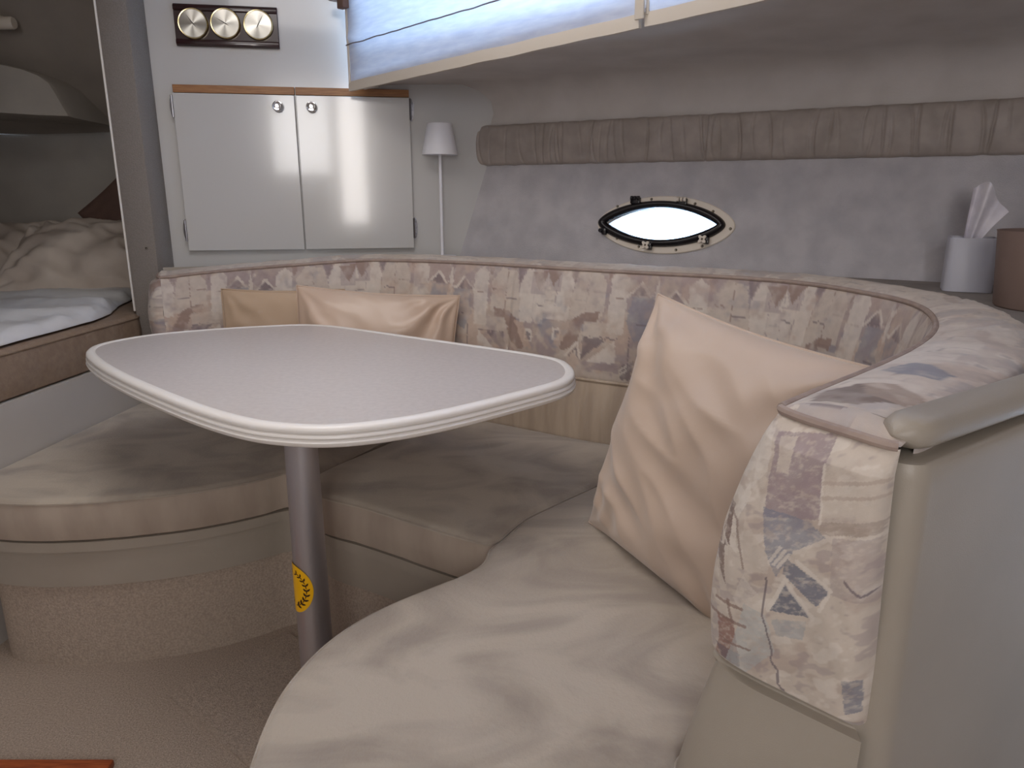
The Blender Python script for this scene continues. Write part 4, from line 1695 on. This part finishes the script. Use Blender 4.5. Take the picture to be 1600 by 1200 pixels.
# brushed dial: anisotropic turned metal
pb_ = dial.node_tree.nodes['Principled BSDF']
pb_.inputs['Anisotropic'].default_value = 0.9
tg = dial.node_tree.nodes.new('ShaderNodeTangent')
tg.direction_type = 'RADIAL'
tg.axis = 'Z'
dial.node_tree.links.new(tg.outputs['Tangent'], pb_.inputs['Tangent'])
for k, (px, py) in enumerate(((304, 39), (354, 39), (405, 41))):
    uu, zz = bpt(px, py)
    c0 = Bp0 + BD * uu + EZ * zz + BN * 0.012
    fm = plain_frame(c0, BD, EZ, BN)
    rD = 0.0435
    dd = mk('dial_case', *lathe([(rD, 0), (rD, 0.010), (rD - 0.002, 0.013), (rD - 0.0045, 0.0125), (rD - 0.005, 0.010)], fm, 40), M['brass'], bar)
    # face as its own mesh with its own origin so that the brushing turns round its centre
    me = bpy.data.meshes.new('dial_face')
    vv_, ff_ = [Vector((0, 0, 0))], []
    for r_ in (0.012, 0.026, rD - 0.005):
        for a_ in range(40):
            vv_.append(Vector((r_ * math.cos(a_ * math.pi / 20), r_ * math.sin(a_ * math.pi / 20), 0)))
    for a_ in range(40):
        ff_.append((0, 1 + a_, 1 + (a_ + 1) % 40))
        for r_ in range(2):
            s_ = 1 + 40 * r_
            ff_.append((s_ + a_, s_ + 40 + a_, s_ + 40 + (a_ + 1) % 40, s_ + (a_ + 1) % 40))
    me.from_pydata([tuple(x) for x in vv_], [], ff_)
    me.materials.append(dial)
    fo = bpy.data.objects.new('dial_face', me)
    COL.objects.link(fo)
    fo.parent = dd
    fm2 = plain_frame(c0 + BN * 0.0106, BD, EZ, BN)
    mm_ = fm2.copy()
    loc_ = fm2.to_translation() - wloc(dd)
    mm_.translation = loc_
    fo.matrix_local = mm_
    an = (2.2, 2.6, 1.05)[k]
    dx, dz = math.cos(an), math.sin(an)
    pts = [(uu + dx * 0.030, zz + dz * 0.030), (uu - dz * 0.0013, zz + dx * 0.0013), (uu - dx * 0.012, zz - dz * 0.012), (uu + dz * 0.0013, zz - dx * 0.0013)]
    v, f = slab_on(Bp0, BD, EZ, BN, pts, 0.0235, 0.0242)
    mk('needle', v, f, M['black'], dd, smooth=False)

# ------------------------------------------------------------------ lamp on the ledge
lz = LEDGE
lp_u = bpt(687, 240)[0]
lb_ = Bp0 + BD * lp_u + BN * 0.065
# foot of the lamp at the ledge
fm = Matrix.Translation((lb_.x, lb_.y, lz))
kD = (Bp0 + BD * lp_u)
zs0 = on_plane(687, 242, lb_, BN).z
zs1 = on_plane(687, 193, lb_, BN).z
lb_x = on_plane(687, 220, lb_, BN)
fm = Matrix.Translation((lb_x.x, lb_x.y, lz))
lamp = thing('table_lamp', 'slender white lamp with a tapered white shade standing on the ledge', 'lamp', (lb_x.x, lb_x.y, lz))
v, f = lathe([(0.05, 0.001), (0.05, 0.006), (0.046, 0.010), (0.006, 0.012)], fm, 32)
mk('base', v, f, M['lamp_white'], lamp)
v, f = lathe([(0.0052, 0.010), (0.0052, zs1 - lz - 0.02)], fm, 14)
mk('pole', v, f, M['lamp_white'], lamp)
rb, rt = 0.058, 0.039
v, f = lathe([(rb, zs0 - lz), (rt, zs1 - lz), (rt - 0.0015, zs1 - lz), (rb - 0.0015, zs0 - lz), (rb, zs0 - lz)], fm, 40, caps=False)
mk('lamp_shade', v, f, M['lamp_white'], lamp)

# ------------------------------------------------------------------ gathered padded band along the hull
t0, t1 = 0.035, 2.02
NBc = int((t1 - t0) / 0.0028)
creases = []
x = t0 + 0.03
while x < t1:
    creases.append((x, random.uniform(-0.022, 0.012), random.uniform(0.004, 0.012), random.uniform(0.0018, 0.0035), random.uniform(-1, 1), random.random()))
    x += random.choice((0.010, 0.022, 0.034, 0.045, 0.058)) * random.uniform(0.8, 1.2)
zb0, zb1 = 1.135, 1.262
NBr = 22
v = []
for i in range(NBc + 1):
    tt = t0 + (t1 - t0) * i / NBc
    loc_c = [c for c in creases if abs(c[0] - tt) < 0.035]
    for j in range(NBr + 1):
        k = j / NBr
        an = math.pi * k
        o_ = 0.006 + 0.022 * math.sin(an) ** 0.4
        z = zb0 + (zb1 - zb0) * (0.5 - 0.5 * math.cos(an)) * 0.35 + (zb1 - zb0) * k * 0.65
        e_end = min(1, (tt - t0) / 0.015)
        for (cx, tilt, dep, wd, cv_, full) in loc_c:
            xx = cx + tilt * (k - 0.5) + 0.010 * cv_ * math.sin(math.pi * k)
            amt = 1.0 if full > 0.45 else (1 - k if full > 0.2 else k)
            o_ -= dep * amt * math.exp(-((tt - xx) / wd) ** 2) * math.sin(math.pi * min(1, max(0, 0.12 + 0.76 * k)))
        o_ += 0.002 * noise.noise(Vector((tt * 40, k * 2, 0)))
        o_ *= (0.3 + 0.7 * math.sqrt(max(0, 1 - (1 - e_end) ** 2)))
        z += 0.0022 * noise.noise(Vector((tt * 30, k * 3, 5))) * (1 if j in (0, NBr) else 0.3)
        v.append(hull(tt, 1.15, o_) + Vector((0, 0, z - 1.15)))
f = grid_faces(NBc + 1, NBr + 1)
o = mk('padded_band', v, f, M['band'], angle=0)
tag(o, 'gathered taupe fabric padding band running along the hull above the porthole', 'padding')

# ------------------------------------------------------------------ porthole
ph = thing('porthole', 'almond-shaped porthole with cream frame and black gasket in the hull', 'porthole', PC)


def ring(outA, outB, d0, d1, rnd=0.002):
    n_ = len(outA)
    v_ = []
    cols = [(outB, d0), (outB, d1 - rnd), ([(a[0] * 0.93 + b[0] * 0.07, a[1] * 0.93 + b[1] * 0.07) for a, b in zip(outB, outA)], d1),
            ([(a[0] * 0.07 + b[0] * 0.93, a[1] * 0.07 + b[1] * 0.93) for a, b in zip(outB, outA)], d1), (outA, d1 - rnd), (outA, d0)]
    for pts, dd_ in cols:
        for (x_, y_) in pts:
            v_.append(PC + exh * x_ + eyh * y_ + nzh * dd_)
    return v_, grid_faces(6, n_, True, True)


NE = 96
fl_o = eye(PA, PB, NE, 2.0, 0.75)
fl_i = eye(PA * 0.85, PB * 0.66, NE, 2.0, 0.3)
v, f = ring(fl_i, fl_o, 0.0, 0.006)
mk('flange', v, f, M['cream_plastic'], ph, angle=40)
sh = -0.045 * PA / 0.1 * 0.1


def shift(pts, dx, dy):
    return [(a + dx, b + dy) for a, b in pts]


g_o = shift(eye(PA * 0.93, PB * 0.80, NE, 2.0, 0.68), -PA * 0.055, PB * 0.03)
g_i = shift(eye(PA * 0.80, PB * 0.55, NE, 2.0, 0.08), -PA * 0.05, PB * 0.04)
# rounded gasket: loft between the outlines with a half-round section
v = []
for k in range(9):
    a_ = math.pi * k / 8
    w_ = 0.5 - 0.5 * math.cos(a_)
    for (o2, i2) in zip(g_o, g_i):
        x_ = o2[0] * (1 - w_) + i2[0] * w_
        y_ = o2[1] * (1 - w_) + i2[1] * w_
        v.append(PC + exh * x_ + eyh * y_ + nzh * (0.006 + 0.016 * math.sin(a_)))
gk = mk('gasket', v, grid_faces(9, NE, False, True), M['black'], ph, angle=0)
# glazed pane just behind the gasket
pn = shift(eye(PA * 0.83, PB * 0.58, NE, 2.0, 0.1), -PA * 0.04, PB * 0.03)
v, f = slab_on(PC, exh, eyh, nzh, pn, -0.004, 0.0)
mk('pane', v, f, M['glass'], ph, smooth=False)
# reveal through the hull thickness
rv = eye(PA * 0.83, PB * 0.62, NE, 2.0, 0.15)
v = [PC + exh * a_ + eyh * b_ + nzh * d_ for d_ in (0.0, -0.033) for a_, b_ in rv]
mk('reveal', v, grid_faces(2, NE, False, True), M['white_trim'], ph)


def on_ph(px, py):
    q = on_plane(px, py, PC, nzh)
    return (q - PC).dot(exh), (q - PC).dot(eyh)


for (px, py) in ((966, 323), (1019, 312), (1087, 319), (1115, 331), (1142, 358), (1098, 385), (1057, 391), (999, 386), (965, 373), (1060, 315)):
    a_, b_ = on_ph(px, py)
    c_ = PC + exh * a_ + eyh * b_ + nzh * 0.006
    v, f = lathe([(0.0042, 0), (0.0040, 0.001), (0.003, 0.0018), (0.0006, 0.0012)], plain_frame(c_, exh, eyh, nzh), 12)
    mk('screw', v, f, M['grey_screw'], ph)
for (px, py, mt_) in ((996, 315, 'black'), (1068, 317, 'cream_plastic')):
    a_, b_ = on_ph(px, py)
    c_ = PC + exh * a_ + eyh * b_ + nzh * 0.015
    fm = plain_frame(c_, exh, eyh, nzh)
    h_ = mk('hinge', *rbox(fm, 0.030, 0.020, 0.014, 0.003), M['black'], ph)
    for dx in (-0.010, 0.0, 0.010):
        v, f = tube([fm @ Vector((dx - 0.0035, 0.006, 0.006)), fm @ Vector((dx + 0.0035, 0.006, 0.006))], 0.0065, 12)
        mk('knuckle', v, f, M[mt_] if dx == 0 or mt_ != 'black' else M['black'], h_)
for (px, py) in ((1013, 385), (1101, 376), (943, 362)):
    a_, b_ = on_ph(px, py)
    c_ = PC + exh * a_ + eyh * b_ + nzh * 0.02
    fm = plain_frame(c_, exh, eyh, nzh)
    lt = mk('latch', *rbox(fm @ Matrix.Translation((0.010, -0.002, -0.004)), 0.014, 0.020, 0.016, 0.003), M['black'], ph)
    # four-lobed knob
    pts = []
    for q in range(40):
        an = 2 * math.pi * q / 40
        r_ = 0.0105 + 0.0035 * math.cos(4 * an + math.pi)
        pts.append((r_ * math.cos(an), r_ * math.sin(an)))
    kv, kf = slab_on(c_, exh, eyh, nzh, pts, 0.0, 0.010)
    if px != 943:
        mk('wing_knob', kv, kf, M['cream_plastic'], lt, angle=30)
        v, f = lathe([(0.0035, 0.010), (0.003, 0.0115), (0.0012, 0.0105)], fm, 12)
        mk('bolt', v, f, M['grey_screw'], lt)
    else:
        v, f = lathe([(0.007, 0.0), (0.006, 0.008)], fm, 12)
        mk('wing_knob', v, f, M['black'], lt)

# ------------------------------------------------------------------ roman shades
def make_shade(t0, t1, label, sway):
    z_lo = lambda t: 1.345 + 0.036 * t
    off0 = 0.012
    t = thing('roman_shade', label, 'window shade', win(t0, z_lo(t0), off0), 'roman shades over the side windows')
    n1, n2 = 110, 46
    top = 1.84
    seams = [0.105, 0.228, 0.350]
    v = []
    for i in range(n1 + 1):
        tt = t0 + (t1 - t0) * i / n1
        for j in range(n2 + 1):
            k = j / n2
            h = (top - z_lo(tt) - 0.022) * k
            o_ = off0 + 0.010 * noise.noise(Vector((tt * 9 + sway, k * 3, 0))) * math.sin(math.pi * min(1, k * 2 + 0.1))
            o_ += 0.004 * noise.noise(Vector((tt * 32 + k * 5, k * 4, 3)))
            for s_ in seams:
                o_ += 0.010 * math.exp(-((h - s_ - 0.02) / 0.02) ** 2) - 0.004 * math.exp(-((h - s_) / 0.004) ** 2)
            p = win(tt, z_lo(tt) + 0.020 + h, o_)
            v.append(p)
    mk('cloth', v, grid_faces(n1 + 1, n2 + 1), M['shade'], t, angle=0)
    # hem with its batten pocket
    pts = [win(t0 + (t1 - t0) * i / 50, z_lo(t0 + (t1 - t0) * i / 50) + 0.012, off0) for i in range(51)]
    hv = []
    for i, q in enumerate(pts):
        for (a_, b_) in ((-0.004, -0.014), (0.005, -0.014), (0.006, 0.0), (0.004, 0.013), (-0.003, 0.013)):
            hv.append(q + WN * a_ + EZ * (b_ + 0.002 * noise.noise(Vector((i * 0.2, 0, sway)))))
    hf = grid_faces(51, 5, False, True)
    hf += [(4, 3, 2, 1, 0), tuple(range(250, 255))]
    mk('hem', hv, hf, M['shade_hem'], t)
    # side hem
    ed = [win(t0 + 0.004, z_lo(t0) + 0.02 + (top - z_lo(t0) - 0.03) * i / 20, off0 + 0.004) for i in range(21)]
    v, f = tube(ed, 0.0035, 6)
    mk('side_hem', v, f, M['shade_hem'], t)
    for s_ in seams:
        sp_ = [win(t0 + (t1 - t0) * i / 60, z_lo(t0 + (t1 - t0) * i / 60) + 0.020 + s_ + 0.003 * noise.noise(Vector((i * 0.3, s_ * 9, 0))), off0 + 0.007) for i in range(61)]
        v, f = tube(sp_, 0.0018, 6)
        mk('stitched_fold', v, f, M['seam'], t)


make_shade(0.022, 0.795, 'white roman shade glowing blue with daylight, next to the cabinet', 1)
make_shade(0.805, 1.67, 'white roman shade running out of the frame at the top right', 7)
# cover strip between the shades
v, f = rbox(plain_frame(win(0.80, 1.62, 0.026), WD, EZ, WN), 0.022, 0.47, 0.006, 0.002)
tag(mk('shade_divider', v, f, M['shade_hem']), 'narrow vertical cloth strip between the two roman shades', 'trim')
# rail that carries the shades, with its bracket at the bulkhead
q = on_plane(532, 4, win(-0.02, 0, 0.03), WN)
rl = thing('curtain_rail', 'brown rail end and bracket at the top of the left shade by the bulkhead', 'rail', (q.x, q.y, q.z))
v, f = rbox(plain_frame(q + EZ * 0.020 - WD * 0.01, WD, EZ, WN), 0.07, 0.022, 0.03, 0.004)
mk('rail_end', v, f, M['band'], rl)
v, f = rbox(plain_frame(q + EZ * -0.002 + WD * 0.012, WD, EZ, WN), 0.032, 0.032, 0.022, 0.003)
mk('bracket', v, f, M['rust'], rl)

# ------------------------------------------------------------------ tissue box and bin on the ledge
tb = on_z(1512, 458, LEDGE)
tbx = Vector((1.025, 1.665, LEDGE))
tis = thing('tissue_box', 'white cube tissue holder on the ledge against the hull', 'tissue box', tbx)
ang = R(-26)
rm = Matrix.Translation(tbx) @ Matrix.Rotation(ang, 4, 'Z')
s_ = 0.048
outl = []
rr = 0.016
for (cx, cy, a0) in ((s_ - rr, s_ - rr, 0), (-s_ + rr, s_ - rr, 90), (-s_ + rr, -s_ + rr, 180), (s_ - rr, -s_ + rr, 270)):
    for q in range(7):
        an = R(a0 + 15 * q)
        outl.append((cx + rr * math.cos(an), cy + rr * math.sin(an)))
n = len(outl)
H_ = 0.118
v = []
lv = [(0.001, 1.0), (H_ - 0.003, 0.985), (H_, 0.955), (H_, 0.90), (H_ - 0.008, 0.88), (H_ - 0.008, 0.25)]
for (z, k) in lv:
    for (x_, y_) in outl:
        v.append(rm @ Vector((x_ * k, y_ * k, z)))
f = grid_faces(len(lv), n, False, True) + [tuple(range(n - 1, -1, -1))]
mk('holder', v, f, M['tissue_box'], tis, angle=35)
# pulled-up tissue: a pleated sheet, taller on one side
v = []
NTi = 60
for i in range(NTi + 1):
    q = i / NTi
    hgt = 0.122 - 0.006 * math.cos(q * 9) - 0.062 * max(0, (q - 0.40) / 0.60) ** 1.3
    for j in range(15):
        k = j / 14
        w_ = 0.030 + 0.042 * k ** 1.2
        x_ = -0.018 + w_ * q + 0.004 * k
        y_ = (0.012 + 0.010 * k) * math.sin(q * 10.5) * (1 - 0.5 * q) + 0.004 * math.sin(k * 5 + q * 4)
        v.append(rm @ Vector((x_, y_, H_ - 0.010 + hgt * k)))
mk('tissue', v, grid_faces(NTi + 1, 15), M['tissue'], tis, angle=0)

bc = Vector((1.035, 1.395, LEDGE))
binn = thing('waste_bin', 'taupe round bin on the ledge at the right edge of the frame', 'bin', bc)
fm = Matrix.Translation(bc)
hb_ = 0.145
v, f = lathe([(0.098, 0.0005), (0.101, 0.004), (0.112, hb_ - 0.003), (0.1135, hb_), (0.110, hb_), (0.107, hb_ - 0.006), (0.098, 0.008)], fm, 56)
mk('shell', v, f, M['bin'], binn, angle=50)
v, f = lathe([(0.0965, 0.009), (0.105, hb_ - 0.012)], fm, 56, caps=False)
mk('lining', v, f, M['bin_in'], binn)
pp_ = bc + Vector((0.045, 0.02, 0.012))
v, f = lathe([(0.028, 0), (0.034, 0.05), (0.036, 0.12), (0.032, 0.175), (0.018, 0.195), (0.0, 0.198)], Matrix.Translation(pp_), 28)
tag(mk('canister', v, f, M['bin_in']), 'dark brown canister standing inside the taupe bin', 'canister')
